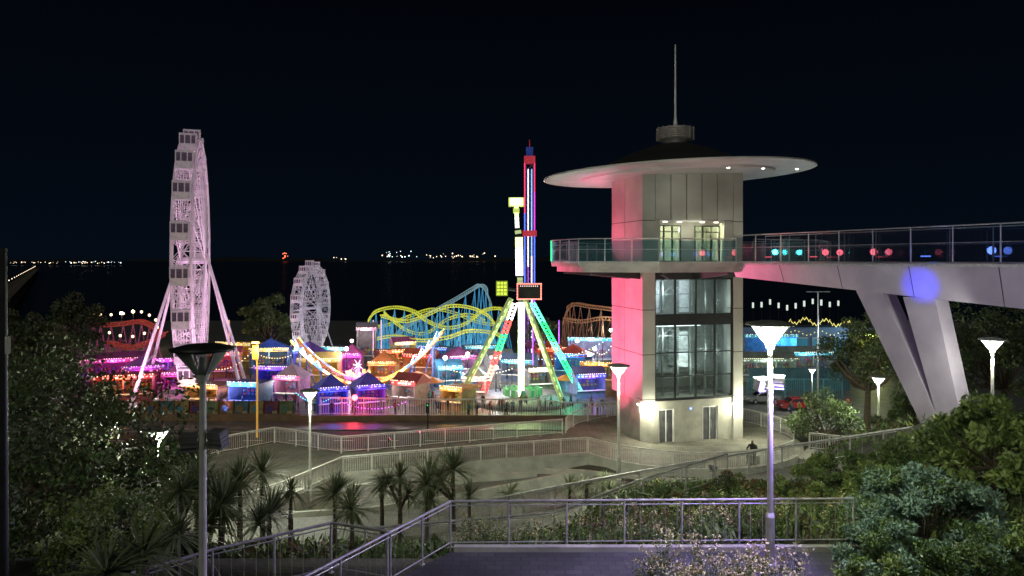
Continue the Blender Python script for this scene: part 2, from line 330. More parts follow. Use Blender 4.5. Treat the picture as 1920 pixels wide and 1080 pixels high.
# ---------------------------------------------------------------- lift tower
TC=Vector((12.07,54.65,0)); TA=math.radians(14.7)
tw=root('lift_tower',TC,TA,label='pale concrete lift tower with disc roof, glass shaft and viewing deck',category='lift tower')
def TLc(x,y):
    v=Matrix.Rotation(-TA,3,'Z')@(Vector((x,y,0))-TC); return (v.x,v.y)
W=3.9;D=2.75;ZT=19.0
g=MB(); zs=2.95
def wall_openings(mb,x0,x1,y0,y1,z0,z1,ops,mi=0):
    x=x0
    for a,b,c,d in sorted(ops):
        mb.box(x,a,y0,y1,z0,z1,mi)
        if c>z0: mb.box(a,b,y0,y1,z0,c,mi)
        if d<z1: mb.box(a,b,y0,y1,d,z1,mi)
        x=b
    mb.box(x,x1,y0,y1,z0,z1,mi)
wall_openings(g,-2.95,3.15,-2.5,-2.25,0,zs,[(-2.55,-1.35,0,2.35),(.85,2.05,0,2.4)])
g.box(-3.6,-3.4,-1.7,2.5,0,zs); g.box(3.5,3.7,-1.8,2.5,0,zs); g.box(-3.4,3.5,2.3,2.5,0,zs)
g.add([(-3.6,-1.7,0),(-2.95,-2.5,0),(-2.95,-2.25,0),(-3.4,-1.7,0),(-3.6,-1.7,zs),(-2.95,-2.5,zs),(-2.95,-2.25,zs),(-3.4,-1.7,zs)],[(0,1,5,4),(2,3,7,6),(4,5,6,7)])
g.box(-3.4,3.5,-2.24,2.3,zs-.1,zs)
obj('ground_storey_wall',g,M_conc,tw)
cm=MB(); cm.box(-W,-2.95,-D,-1.9,2.95,ZT); obj('corner_column',cm,M_clad,tw,label='front corner column of the tower')
cm=MB(); cm.box(3.15,W,-D,-1.9,0,ZT); obj('corner_column',cm,M_clad,tw)
j=MB()
for z in(3.1,6.2,9.3,12.3,15.5):
    j.box(-W-.003,-2.947,-D-.003,-1.95,z,z+.05); j.box(3.147,W+.003,-D-.003,-1.95,z,z+.05)
obj('column_joint',j,M_joint,tw)
sw=MB()
for (xa,xb) in((-W,-W+.2),(W-.2,W)):
    for za,zb in((2.95,6.2),(6.25,9.3),(9.35,12.3),(12.35,15.5),(15.55,ZT)):
        for ya,yb in((-1.89,.3),(.35,2.75)): sw.box(xa,xb,ya,yb,za,zb)
sw.box(-W+.2,W-.2,2.55,2.75,2.95,ZT)
obj('side_wall',sw,M_clad,tw)
bk=MB(); bk.box(-W+.05,-W+.1,-1.9,2.7,2.95,ZT); bk.box(W-.1,W-.05,-1.9,2.7,2.95,ZT); obj('wall_backing',bk,M_joint,tw)
def door(x0,x1,z0,z1,y,parent,nm='door'):
    r=MB(); r.box(x0,x1,y,y+.06,z0,z1); fr=MB()
    for a,b,c,d in((x0-.05,x0+.04,z0,z1+.05),(x1-.04,x1+.05,z0,z1+.05),(x0+.04,x1-.04,z1-.04,z1+.05),((x0+x1)/2-.03,(x0+x1)/2+.03,z0,z1-.04)): fr.box(a,b,y-.05,y+.08,c,d)
    dd=obj(nm,r,mat('door_panel',(.14,.15,.15),(.09,.09,.1),.25,.2,2),parent); obj('door_frame',fr,M_white,dd)
    h=MB(); h.tube(((x0+x1)/2+.08,y-.1,z0+.8),((x0+x1)/2+.08,y-.1,z0+1.4),.015,.015,6); obj('door_handle',h,M_steel,dd)
door(-2.5,-1.4,.02,2.3,-2.35,tw); door(.9,2.0,.02,2.35,-2.35,tw)
for (x,y) in((-3.5,-1.2),(-3.2,-2.35),(3.25,-2.62+.0)):
    b=MB(); b.obox((x,y-.15,2.55),.25,.2,.12); l=obj('wall_lamp',b,E((1,.97,.8),8),tw)
    light('wall_lamp_light','POINT',(x-.1,y-.8,2.4),(1,1,.76),230,tw,.1)
light('terrace_light','POINT',(5.2,-4.5,3.0),(1,1,.76),420,tw,.2)
b=MB(); b.obox((-.1,-2.53,2.3),.1,.06,.1); obj('call_light',b,E((.1,.2,1),5),tw)
GX0,GX1=-2.95,3.15
fr=MB()
for z0,z1 in((2.96,3.12),(11.4,12.0)): fr.box(GX0,GX1,-2.68,-2.45,z0,z1)
for x in(-2.9,-1.35,.25,1.75,3.1): fr.box(x-.05,x+.05,-2.66,-2.5,3.12,8.2); fr.box(x-.05,x+.05,-2.66,-2.5,9.0,11.4)
for z in(4.65,6.3): fr.box(GX0,GX1,-2.655,-2.52,z-.03,z+.03)
obj('window_frame',fr,M_dark,tw)
bd=MB(); bd.box(GX0,GX1,-2.67,-2.3,8.2,9.0); obj('spandrel_panel',bd,M_dark,tw,label='dark metal band across the glass shaft')
gl=MB(); gl.box(GX0,GX1,-2.6,-2.58,3.12,8.2); obj('window_glass',gl,M_glassd,tw)
gl=MB(); gl.box(GX0,GX1,-2.6,-2.58,9.0,11.4); obj('window_glass',gl,M_glassd,tw)
M_shaft=mat('shaft_interior',(.3,.32,.3),(.2,.22,.21),.7,0,1.0)
it=MB(); it.box(-3.6,3.6,.6,.7,4.4,12); it.box(-3.4,-3.3,-1.9,.6,3,12); it.box(3.35,3.45,-1.8,.6,3,12)
obj('shaft_wall',it,M_shaft,tw)
it=MB()
for x in(-1.6,-.4,.6,1.8,2.7): it.box(x-.06,x+.06,-1.2,-1.08,3,12)
for k in range(9):
    z=3.3+k; it.box(-2.9,3.1,-1.15,-1.08,z,z+.05)
    for (xa,xb) in((-1.6,-.4),(.6,1.8),(1.8,2.7)): it.tube((xa,-1.1,z),(xb,-1.1,z+1),.022,.022,5); it.tube((xb,-1.1,z),(xa,-1.1,z+1),.022,.022,5)
obj('lift_guide_frame',it,mat('guide_steel',(.3,.32,.31),(.2,.22,.21),.4,.4),tw)
for bx_ in((-.35,.55,-.9,.4,5.0,7.6),(-2.75,-1.75,-1.0,-.9,9.0,11.3),(-.2,.85,-1.0,-.9,9.0,11.3),(-2.7,-1.7,-.7,-.6,4.9,8.0)):
    it=MB(); it.box(*bx_); obj('lift_panel',it,mat('lift_car_panel',(.66,.7,.72),(.5,.53,.55),.4),tw)
lp=MB(); lp.box(-2.5,1.0,-.4,-.2,11.3,11.36); lp.box(-2.4,1.0,-1.9,-1.75,8.08,8.14); obj('shaft_striplight',lp,E((.85,.95,1),2.5),tw)
light('shaft_light','POINT',(-1.0,-2.2,10.6),(.85,.97,1),170,tw,.3); light('shaft_light','POINT',(-1.0,-2.2,7.3),(.88,1,.95),170,tw,.3); light('shaft_light','POINT',(.5,-2.2,5.2),(.88,1,.9),120,tw,.3); light('shaft_light','POINT',(2.2,-2.2,9.8),(.9,1,.95),50,tw,.3); light('shaft_light','POINT',(2.2,-2.2,6.2),(.9,1,.95),50,tw,.3)
lb=MB(); lb.box(-2.95,-2.5,-2.6,-2.3,12.65,15.6); lb.box(2.5,3.15,-2.6,-2.3,12.65,15.6); lb.box(-2.5,2.5,-2.0,-1.9,15.25,15.6); lb.box(-.6,.5,-1.98,-1.88,12.65,15.25); lb.box(-3.6,3.6,2.0,2.1,12.6,15.6)
obj('lobby_wall',lb,M_clad,tw)
cl=MB(); cl.box(-2.5,2.5,-2.6,-2.0,15.5,15.6); cl.box(-3.6,3.6,-1.9,2.0,15.45,15.5); obj('lobby_ceiling',cl,M_white,tw)
gl=MB(); gl.box(-2.5,-.6,-1.95,-1.93,12.65,15.25); gl.box(.5,2.5,-1.95,-1.93,12.65,15.25); obj('lobby_glass',gl,M_glass,tw)
fr=MB()
for x in(-2.5,-1.9,-1.25,-.62,.52,1.15,1.8,2.48): fr.box(x-.04,x+.04,-2.0,-1.88,12.65,15.24)
for z in(12.66,14.75,15.17): fr.box(-2.5,-.6,-2.003,-1.885,z,z+.07); fr.box(.5,2.5,-2.003,-1.885,z,z+.07)
obj('lobby_door_frame',fr,M_dark,tw)
for x in(-1.6,-.2,1.4,2.1): lp=MB(); lp.obox((x,-1.2,15.42),.5,.12,.05); obj('lobby_striplight',lp,E((1,.95,.7),5),tw)
for x in(-2.0,-.9,.9,2.0): lp=MB(); lp.obox((x,-2.35,15.46),.3,.1,.05); obj('lobby_striplight',lp,E((1,.95,.7),5),tw)
light('lobby_light','POINT',(-1.2,-.5,15),(1,.95,.6),420,tw,.2); light('lobby_light','POINT',(1.6,-.5,15),(1,.95,.6),420,tw,.2)
light('lobby_light','POINT',(0,-3.0,14.9),(1,1,.75),38,tw,.2)
xs_=[-2.95,-1.75,-.55,.65,1.85,3.15]
for a,b in zip(xs_[:-1],xs_[1:]):
    up=MB(); up.box(a+.035,b-.035,-2.76,-2.6,15.62,ZT); obj('upper_panel',up,M_clad,tw)
up=MB(); up.box(-2.95,3.15,-2.6,-2.5,15.6,ZT); obj('upper_backing',up,M_joint,tw)
rf=MB(); rf.lathe([(.01,18.86),(6.9,18.86)],96,0,(0,0,0),False); rf.lathe([(6.9,18.86),(7.0,19.0)],96); rf.lathe([(7.0,19.0),(9.6,19.03)],96,0,(0,0,0),False); rf.lathe([(9.6,19.03),(9.72,19.05),(9.72,19.15)],96,0,(0,0,0),False); rf.lathe([(9.72,19.15),(9.3,19.2),(6.5,19.32),(5.2,19.38)],96)
ro=obj('disc_roof',rf,M_roofw,tw); ro.rotation_euler=(0,math.radians(-2.3),0); ro.location=(.757,0,0)
dm=MB(); dm.lathe([(5.4,19.35),(5.3,19.65),(4,20.3),(2.5,20.9),(1.2,21.3),(.01,21.35)],64); dmo=obj('dome_roof',dm,M_black,tw)
dr=MB(); dr.lathe([(.95,21.1),(.95,21.6)],40); dr.lathe([(.95,21.6),(1.3,21.63),(1.3,22.5)],40); dr.lathe([(1.3,22.5),(.9,22.53)],40); dr.lathe([(.9,22.53),(.85,22.6),(.2,22.62)],40)
for k in range(6): dr.lathe([(1.3,21.7+k*.13),(1.35,21.72+k*.13),(1.35,21.77+k*.13),(1.3,21.79+k*.13)],40)
for k in range(16):
    t=k*math.pi/8; dr.tube((1.36*math.cos(t),1.36*math.sin(t),21.6),(1.36*math.cos(t),1.36*math.sin(t),22.55),.03,.03,5)
obj('roof_drum',dr,mat('drum_metal',(.42,.37,.37),(.3,.26,.26),.5,.2,2),tw)
ms=MB(); ms.tube((0,0,22.6),(0,0,23.4),.18,.09,10);ms.tube((0,0,23.4),(0,0,28.7),.085,.05,10); obj('mast',ms,M_white,tw)
for (x,y) in((.6,-6.3),(3.6,-5.7),(7.6,-3.8)):
    z=18.86+x*.04 if x<6.5 else 19.3
    b=MB(); b.lathe([(.001,z-.05),(.1,z-.05),(.1,z)],14,0,(x,y,0)); obj('soffit_downlight',b,E((1,1,.9),8),tw)
    light('downlight','SPOT',(x,y,z-.2),(.95,1,.8),220,tw,.1,None,120)
light('soffit_wash','SPOT',(-2.2,-6.4,18.5),(1,1,.85),70,tw,.1,(0,-2.7,15.5),110)
light('soffit_fill','SPOT',(-1.0,-6.4,13.2),(1,.95,.92),110,tw,.5,(-1,-5.5,19),150,1)  # added spots without fittings, brightening the roof underside
light('soffit_fill','SPOT',(4.6,-5.0,13.2),(1,.95,.92),90,tw,.5,(6,-3.5,19),150,1)
DP=[(2.7,50.5),(4.2,46.6),(9,45.2),(14.3,47.2),(18.6,50.2),(16.5,60),(7,61),(3.3,56)]
DL=[TLc(*p) for p in DP]
dk=MB(); dk.prism(DL,12.35,12.62); dk.prism([(x*.96,y*.96) for x,y in DL],12.0,12.35)
obj('viewing_deck',dk,mat('deck_soffit_paint',(.32,.3,.28),(.22,.21,.2),.6,0,1),tw)
for i,(x,y) in enumerate(DL[:5]):
    bs=MB(); bs.add([(x*.9-.1,y*.9,12.0),(x*.9+.1,y*.9,12.0),(x*.35+.1,y*.35,12.0),(x*.35-.1,y*.35,12.0),(x*.9-.1,y*.9,11.85),(x*.9+.1,y*.9,11.85),(x*.35+.1,y*.35,11.4),(x*.35-.1,y*.35,11.4)],[(0,1,5,4),(1,2,6,5),(3,0,4,7),(4,5,6,7)])
    obj('deck_bracket',bs,M_dark,tw)
def balustrade(par,pts,h,sp=1.5,nm='glass_balustrade',mid=True,gm=None):
    P=[Vector(p) for p in pts]; gp=MB(); ra=MB(); up=Vector((0,0,1)); pos=[]
    pm=MB(); pm.tube(-up*.1,up*h,.035,.03,6); pme=pm.mesh('baluster_post',M_steel)
    for a,b in zip(P[:-1],P[1:]):
        L=(b-a).length; n=max(1,round(L/sp)); d=(b-a)/n; t=d.normalized()
        for i in range(n):
            p=a+d*i; q=p+d; pos.append(p)
            p1=p+t*.06; q1=q-t*.06
            gp.add([p1+up*.08,q1+up*.08,q1+up*(h-.12),p1+up*(h-.12)],[(0,1,2,3)])
        ra.tube(a+up*h,b+up*h,.035,.035,8)
        if mid: ra.tube(a+up*(h*.55),b+up*(h*.55),.014,.014,6)
        ra.tube(a+up*.05,b+up*.05,.03,.03,6)
    pos.append(P[-1])
    g=obj(nm,gp,gm or M_glassb,par); obj('balustrade_rail',ra,M_steel,g)
    for p in pos: obj('baluster_post',pme,None,g,p)
balustrade(tw,[(x,y,12.62) for x,y in ([DL[7],DL[0],DL[1],DL[2],DL[3]])],1.5)
balustrade(tw,[(x,y,12.62) for x,y in ([DL[4],DL[5],DL[6],DL[7]])],1.5)
b=MB(); x,y=DL[0]; b.box(x-.06,x+.0,y-.03,y+.03,12.7,14.1); obj('edge_light',b,E((.05,.9,.35),1.2),tw)
light('deck_teal_light','POINT',(DL[0][0]+1.2,DL[0][1]+.3,13.4),(.1,.9,.8),110,tw,.2)
x,y=DL[7]; light('deck_pink_fill','SPOT',(x+.3,y-1.0,13.2),(1,.12,.26),1700,tw,.15,(-3.9,.3,16.2),95,.8)  # added pink spot without a fitting, lighting the wall above the deck
# ---------------------------------------------------------------- bridge
br=root('footbridge',(14.7,48,12.62),label='pale steel footbridge with glass sides meeting the lift tower',category='footbridge')
A=Vector((-.2,.6,0)); B=Vector((11.4,-28.5,0)); d=(B-A).normalized(); nr=Vector((-d.y,d.x,0)); nr=nr if nr.x>0 else -nr
WB=2.7; L=(B-A).length; mb=MB(); n=24; vs=[]
for i in range(n+1):
    t=i/n; p=A+d*L*t; th=.95+1.0*min(1,t*1.6)
    vs+= [p-nr*.15,p+nr*(WB+.15),p+nr*(WB-.4)-Vector((0,0,th)),p+nr*.25-Vector((0,0,th))]
fs=[]
for i in range(n):
    o=i*4
    for k in range(4): fs.append((o+k,o+(k+1)%4,o+4+(k+1)%4,o+4+k))
mb.add(vs,fs); mb.add(vs,[(0,1,2,3),tuple(4*n+k for k in(3,2,1,0))])
obj('bridge_girder',mb,M_beam,br)
for i in range(1,7):
    mb=MB(); t=i/7; p=A+d*L*t; th=.95+1.0*min(1,t*1.6)
    mb.tube(p-nr*.16,p+nr*.245-Vector((0,0,th)),.016,.016,4); obj('girder_seam',mb,M_joint,br)
mb=MB(); mb.add([A-nr*.2,B-nr*.2,B-nr*.2-Vector((0,0,.14)),A-nr*.2-Vector((0,0,.14)),A+Vector((0,0,.03)),B+Vector((0,0,.03))],[(0,1,2,3),(0,4,5,1)])
obj('edge_trim',mb,M_steel,br)
balustrade(br,[A,B],1.75,2.3,gm=M_glassr); balustrade(br,[A+nr*WB,B+nr*WB],1.75,2.3,gm=M_glassr)
# coloured bars and point glows added to stand for reflections in the bridge glass
for t,c in((.1,(1,.1,.12)),(.22,(1,.12,.15)),(.45,(.2,.3,1)),(.62,(.15,.5,1)),(.8,(.1,.3,1))):
    mb=MB(); p=A+d*L*t+nr*.2+Vector((0,0,.35)); mb.obox(p,.08,.5,.06,math.atan2(d.y,d.x)+math.pi/2); obj('glass_reflection_bar',mb,E(c,2.2),br)
    light('glass_reflection_glow','POINT',p+nr*.4+Vector((0,0,.3)),c,25,br,.2)
def slab(p0,p1,w0,w1,th,nm):
    pb=MB(); vs=[]
    for p,w in((p0,w0),(p1,w1)):
        for s1,s2 in((-1,-1),(1,-1),(1,1),(-1,1)): vs.append(p+d*w/2*s1+nr*th/2*s2)
    pb.add(vs,[(0,3,2,1),(4,5,6,7),(0,1,5,4),(1,2,6,5),(2,3,7,6),(3,0,4,7)]); obj(nm,pb,M_beam,br)
base=A+d*14.6+nr*1.3; base.z=4.2-12.62
slab(A+d*10.2+nr*1.25-Vector((0,0,1.5)),base-d*.42,1.7,1.15,.9,'pier_leg')
slab(A+d*13.2+nr*1.25-Vector((0,0,1.7)),base+d*.5,1.8,1.2,.88,'pier_leg')
def floodlight(loc,target,col,en,angle,label,size=.15,h=.8,fc=None):
    tgt=Vector(target); r=root('floodlight',loc,label=label,category='floodlight',group='coloured floodlights')
    dv=(tgt-Vector(loc)).normalized(); c=Vector((0,0,h)); 
    m=MB(); m.tube((0,0,-.4),(0,0,h-.18),.035,.03,8); m.tube((-.2,0,h-.18),(.2,0,h-.18),.02,.02,6)
    q=dv.to_track_quat('Z','Y').to_matrix(); vs=[]
    for z,s in((-.12,.14),(.1,.2)):
        for x,y in((-1,-1),(1,-1),(1,1),(-1,1)): vs.append(c+q@Vector((x*s,y*s*.75,z)))
    m.add(vs,[(0,3,2,1),(0,1,5,4),(1,2,6,5),(2,3,7,6),(3,0,4,7)]); obj('floodlight_housing',m,M_dark,r)
    l=MB(); l.add([c+q@Vector((x*.18,y*.13,.09)) for x,y in((-1,-1),(1,-1),(1,1),(-1,1))],[(0,1,2,3)]); obj('floodlight_lens',l,fc or E(col,3),r)
    light('flood_beam','SPOT',c+dv*.25,col,en,r,size,c+dv*5,angle,.8)
floodlight((-8.5,51.0,-1.2),(8,54.5,8.5),(1,.08,.24),56000,60,'floodlight throwing pink light onto the lift tower',h=1.6)
floodlight((11.0,40.5,.2),(15.5,46,12),(1,.2,.4),1300,80,'floodlight throwing pink light along the bridge',h=1.2)
pf_=(gx(1447,17)+.3,17.25,10.0)
light('path_violet_beam','SPOT',(gx(1447,17)+.25,16.9,9.9),(.4,.25,1),2600,None,.2,(2.5,16.5,5.7),120)
light('bridge_violet_beam','SPOT',pf_,(.55,.28,1),3600,None,.2,(20.6,34.0,11.9),40,.9)
light('bridge_blue_beam','SPOT',pf_,(.01,.02,1),75000,None,.1,pt(1732,531,36.6),5.5,.9)
light('tower_white_beam','SPOT',(gx(380,12.9)+.3,13.1,9.65),(.95,1,.8),6000,None,.3,(12.5,51.5,12.5),42,.8)

# ---------------------------------------------------------------- people
def person_mesh(pose='stand'):
    sit=pose=='sit'
    v={'pel':(0,0,.95,.15,.11),'waist':(0,0,1.08,.14,.1),'chest':(0,.0,1.33,.17,.115),'neck':(0,0,1.47,.06,.06),'head':(0,-.01,1.6,.085,.1),'crown':(0,0,1.68,.075,.09)}
    if sit: v={'pel':(0,.02,.56,.16,.12),'waist':(0,0,.7,.15,.11),'chest':(0,-.08,.95,.18,.125),'neck':(0,-.12,1.08,.06,.06),'head':(0,-.15,1.2,.085,.1),'crown':(0,-.14,1.28,.075,.09)}
    for s,sn in((-1,'l'),(1,'r')):
        st=.1*s if pose=='walk' else 0
        if sit:
            v['hip'+sn]=(.11*s,-.02,.53,.1,.09); v['knee'+sn]=(.2*s,-.42,.54,.065,.065); v['ank'+sn]=(.18*s,-.4,.09,.042,.045); v['toe'+sn]=(.2*s,-.56,.04,.04,.03)
            v['sho'+sn]=(.2*s,-.08,1.0,.06,.06); v['elb'+sn]=(.3*s,-.2,.76,.045,.045); v['wri'+sn]=(.14*s,-.4,.66,.03,.03); v['han'+sn]=(.07*s,-.45,.64,.035,.03)
            continue
        v['hip'+sn]=(.1*s,0,.9,.095,.1); v['knee'+sn]=(.11*s,-.03+st*1.2,.5,.06,.065); v['ank'+sn]=(.11*s,.03+st*2,.09,.042,.045); v['toe'+sn]=(.13*s,-.13+st*2,.04,.04,.03)
        v['sho'+sn]=(.19*s,0,1.4,.06,.06); v['elb'+sn]=(.27*s,.03-st*.8,1.13,.042,.042)
        v['wri'+sn]=(.25*s,-.12-st,.93,.03,.03); v['han'+sn]=(.25*s,-.16-st,.85,.035,.03)
    ed=[('pel','waist'),('waist','chest'),('chest','neck'),('neck','head'),('head','crown')]
    for sn in'lr': ed+=[('pel','hip'+sn),('hip'+sn,'knee'+sn),('knee'+sn,'ank'+sn),('ank'+sn,'toe'+sn),('chest','sho'+sn),('sho'+sn,'elb'+sn),('elb'+sn,'wri'+sn),('wri'+sn,'han'+sn)]
    ks=list(v); me=bpy.data.meshes.new('person'); me.from_pydata([v[k][:3] for k in ks],[(ks.index(a),ks.index(b)) for a,b in ed],[])
    o=bpy.data.objects.new('tmp',me); COL.objects.link(o); m=o.modifiers.new('s','SKIN'); o.modifiers.new('u','SUBSURF').levels=1
    for i,k in enumerate(ks): me.skin_vertices[0].data[i].radius=v[k][3:]; me.skin_vertices[0].data[i].use_root=(k=='pel')
    dg=bpy.context.evaluated_depsgraph_get(); dg.update(); me2=bpy.data.meshes.new_from_object(o.evaluated_get(dg)); bpy.data.objects.remove(o)
    me2.name='person_'+pose
    for _ in range(4): me2.materials.append(None)
    for p in me2.polygons:
        c=p.center; p.use_smooth=True
        if sit:
            mi=0 if c.z<.62 else 1
            if c.z>1.1: mi=2
            if c.z>1.24 or (c.z>1.12 and c.y>-.12): mi=3
            if c.y<-.38 and .6<c.z<.72: mi=2
        else:
            mi=0 if c.z<.93 and abs(c.x)<.2 else 1
            if c.z>1.49: mi=2
            if c.z>1.63 or (c.z>1.5 and c.y>.03): mi=3
            if c.z<.96 and abs(c.x)>.2: mi=2
        p.material_index=mi
    return me2
PM=[person_mesh('stand'),person_mesh('walk'),person_mesh('sit')]
SK=[mat('skin_a',(.5,.32,.24)),mat('skin_b',(.25,.15,.1))]; HR=[mat('hair_a',(.03,.02,.015)),mat('hair_b',(.2,.13,.06))]
CLT=[('black',(.02,.02,.025)),('navy',(.03,.05,.12)),('white',(.6,.6,.6)),('red',(.4,.05,.05)),('grey',(.2,.2,.2)),('teal',(.05,.25,.25)),('yellow',(.5,.4,.1))]
def person(k,loc,rz,top,bot,label,group=None,s=1.0):
    o=obj('person',PM[k],None,None,loc,rz,label=label,category='person',group=group); o.scale=(s,s,s)
    ms_=[mat('cloth_'+CLT[bot][0],CLT[bot][1]),mat('cloth_'+CLT[top][0],CLT[top][1]),random.choice(SK),random.choice(HR)]
    for i,m in enumerate(ms_): o.material_slots[i].link='OBJECT'; o.material_slots[i].material=m
    return o
person(2,(15.2,46.6,0.02),math.radians(-35),0,0,'person in dark clothes sitting on a low concrete block',None,1.12)
m=MB(); m.box(-.35,.35,-.22,.25,0,.44); m.box(-.38,.38,-.25,.28,.44,.5); obj('concrete_seat',m,M_conc,None,(15.22,46.68,0),math.radians(-35),label='low concrete block seat beside the terrace railing',category='seat')
for i in range(130):
    d=random.choice([random.uniform(85.5,92),random.uniform(86,125)]); u=random.uniform(300,1130)
    if i>118: u=random.uniform(1480,1600)
    t=random.randrange(7); b=random.choice([0,1,4,0])
    person(random.choice([0,1]),(gx(u,d),d,-5.44),random.uniform(0,6.28),t,b,'visitor in %s top walking through the funfair'%CLT[t][0],'visitors in the funfair',random.uniform(.92,1.06))

# ---------------------------------------------------------------- ferris wheels
M_gond=mat('gondola_glow_paint',(.7,.66,.7),(.5,.47,.52),.4,0,2,0,(.7,.5,.65),.12); M_gg=mat('gondola_glow_glass',(.16,.13,.18),(.06,.05,.08),.15,0,3,0,(.5,.3,.5),.05)  # weak pink emission on cabins and panes stands for floodlighting
def ferris(name,X,Y,ang,R,zc,nc,label,gap=1.8,paint=M_wheel,cab=1.0,spread=6.6):
    r=root(name,(X,Y,-5.44),ang,label=label,category='ferris wheel'); zc=zc+5.44
    rim=MB(); n=nc*2
    def c(rad,i,y): t=2*math.pi*i/n; return Vector((rad*math.cos(t),y,zc+rad*math.sin(t)))
    tr=.07*(R/16)+.03
    for y in(-gap/2,gap/2):
        for i in range(n):
            for rad in(R,R*.93,R*.86): rim.tube(c(rad,i,y),c(rad,i+1,y),tr,tr,6,0,False)
            rim.tube(c(R,i,y),c(R*.86,i,y),tr*.6,tr*.6,4,0,False); rim.tube(c(R,i,y),c(R*.86,i+1,y),tr*.5,tr*.5,4,0,False); rim.tube(c(R*.86,i,y),c(R,i+1,y),tr*.5,tr*.5,4,0,False)
    for i in range(n):
        for rad in(R,R*.86): rim.tube(c(rad,i,-gap/2),c(rad,i,gap/2),tr*.7,tr*.7,4,0,False); rim.tube(c(rad,i,-gap/2),c(rad,i+1,gap/2),tr*.5,tr*.5,4,0,False); rim.tube(c(rad,i,gap/2),c(rad,i+1,-gap/2),tr*.5,tr*.5,4,0,False)
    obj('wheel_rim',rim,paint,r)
    sp=MB()
    for y in(-1,1):
        sp.tube((0,y*gap*.75,0),(R*.9,y*gap/2,0),tr*.9,tr*.7,5)
        sp.tube((R*.45,y*gap*.62,0),(R*.9*math.cos(math.pi/nc),y*gap/2,R*.9*math.sin(math.pi/nc)),tr*.4,tr*.4,4)
        sp.tube((R*.3,y*gap*.66,0),(R*.7,-y*gap*.56,0),tr*.4,tr*.4,4)
    for q in(.25,.45,.62,.78): sp.tube((R*q,-gap*.62,0),(R*q,gap*.62,0),tr*.5,tr*.5,4)
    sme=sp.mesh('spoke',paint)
    cb=MB(); k=cab; cb.box(-.75*k,.75*k,-.8*k,.8*k,-1.9*k,-1.15*k,0); cb.box(-.8*k,.8*k,-.85*k,.85*k,-.28*k,-.1*k,0)
    cb.box(-.72*k,.72*k,-.76*k,.76*k,-1.15*k,-.3*k,1)
    for x in(-.74,-.25,.25,.74):
        for y in(-.79,.79): cb.box((x-.05)*k,(x+.05)*k,(y-.05)*k,(y+.05)*k,-1.15*k,-.28*k,0)
    for y in(-.3,.3):
        for x in(-.74,.74): cb.box((x-.05)*k,(x+.05)*k,(y-.05)*k,(y+.05)*k,-1.15*k,-.28*k,0)
    cb.tube((0,-gap/2,0),(0,gap/2,0),.06,.06,6); cb.tube((0,0,-.1*k),(0,0,0),.1*k,.1*k,6)
    cme=cb.mesh('gondola',[M_gond,M_gg])
    for i in range(nc):
        t=2*math.pi*(i+.3)/nc
        s=obj('spoke',sme,None,r,(0,0,zc)); s.rotation_euler[1]=-2*math.pi*i/nc
        obj('gondola',cme,None,r,((R+.35*k)*math.cos(t),0,zc+(R+.35*k)*math.sin(t)+.8*k))
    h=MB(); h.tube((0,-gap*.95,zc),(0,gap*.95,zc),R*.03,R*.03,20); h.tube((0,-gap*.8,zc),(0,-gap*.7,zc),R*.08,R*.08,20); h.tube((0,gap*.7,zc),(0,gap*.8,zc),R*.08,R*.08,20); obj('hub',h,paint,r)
    for sy in(-1,1):
        for sx in(-1,1):
            l=MB(); l.tube((sx*R*.42,sy*spread,0),(sx*.2,sy*gap*.9,zc),.24*R/16,.16*R/16,10)
            l.obox((sx*R*.42,sy*spread,.2),1.4,1.4,.4)
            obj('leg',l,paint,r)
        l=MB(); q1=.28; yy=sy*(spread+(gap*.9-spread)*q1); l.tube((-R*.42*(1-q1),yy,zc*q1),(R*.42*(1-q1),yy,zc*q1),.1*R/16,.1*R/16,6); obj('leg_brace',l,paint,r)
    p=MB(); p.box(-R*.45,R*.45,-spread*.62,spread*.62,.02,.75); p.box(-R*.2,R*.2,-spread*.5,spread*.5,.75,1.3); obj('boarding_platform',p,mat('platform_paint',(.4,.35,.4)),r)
    return r
a=math.radians(-18.5)
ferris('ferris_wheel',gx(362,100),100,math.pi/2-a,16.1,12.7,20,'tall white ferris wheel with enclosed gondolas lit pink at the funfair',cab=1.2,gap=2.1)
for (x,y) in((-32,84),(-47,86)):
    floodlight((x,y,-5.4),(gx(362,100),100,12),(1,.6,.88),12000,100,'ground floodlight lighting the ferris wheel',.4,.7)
ferris('ferris_wheel',gx(584,130),130,math.radians(85),7.6,4.3,16,'small white ferris wheel with open lattice rim',cab=.7,gap=1.6,spread=3.6,paint=mat('small_wheel_glow_paint',(.7,.72,.78),(.5,.52,.6),.5,0,1,0,(.7,.55,.75),.12))  # lilac emission in the paint stands for floodlight on this wheel
floodlight((gx(560,118),118,-5.4),(gx(584,130),130,6),(.95,.75,.95),4000,100,'ground floodlight lighting the small ferris wheel',.3,.7)

# ---------------------------------------------------------------- pendulum ride
d0=96; pr_=root('pendulum_ride',(gx(980,d0),d0,-5.44),label='tall swinging pendulum ride outlined with green, yellow and red lights',category='pendulum ride')
def LP(u,v,dy=0): return Vector(((u-980)/F*d0,dy,gz(v,d0)+5.44))
YG=E((.85,1,.35),2.4); WG=E((.95,1,.8),3.4); GR=E((.02,.85,.3),1.2); RD=E((1,.06,.08),1.5)
arm=MB()
def ledbar(mb,p0,p1,w,mi,step=.5,duty=.75,core=True):
    p0=Vector(p0);p1=Vector(p1);L=(p1-p0).length;dd=(p1-p0)/L;n=int(L/step)
    if core: mb.tube(p0,p1,w*.6,w*.6,4,0)
    for i in range(n):
        m_=mi[int(i/n*len(mi))] if isinstance(mi,(list,tuple)) else mi
        mb.tube(p0+dd*step*i,p0+dd*step*(i+duty),w*.71,w*.71,4,m_)
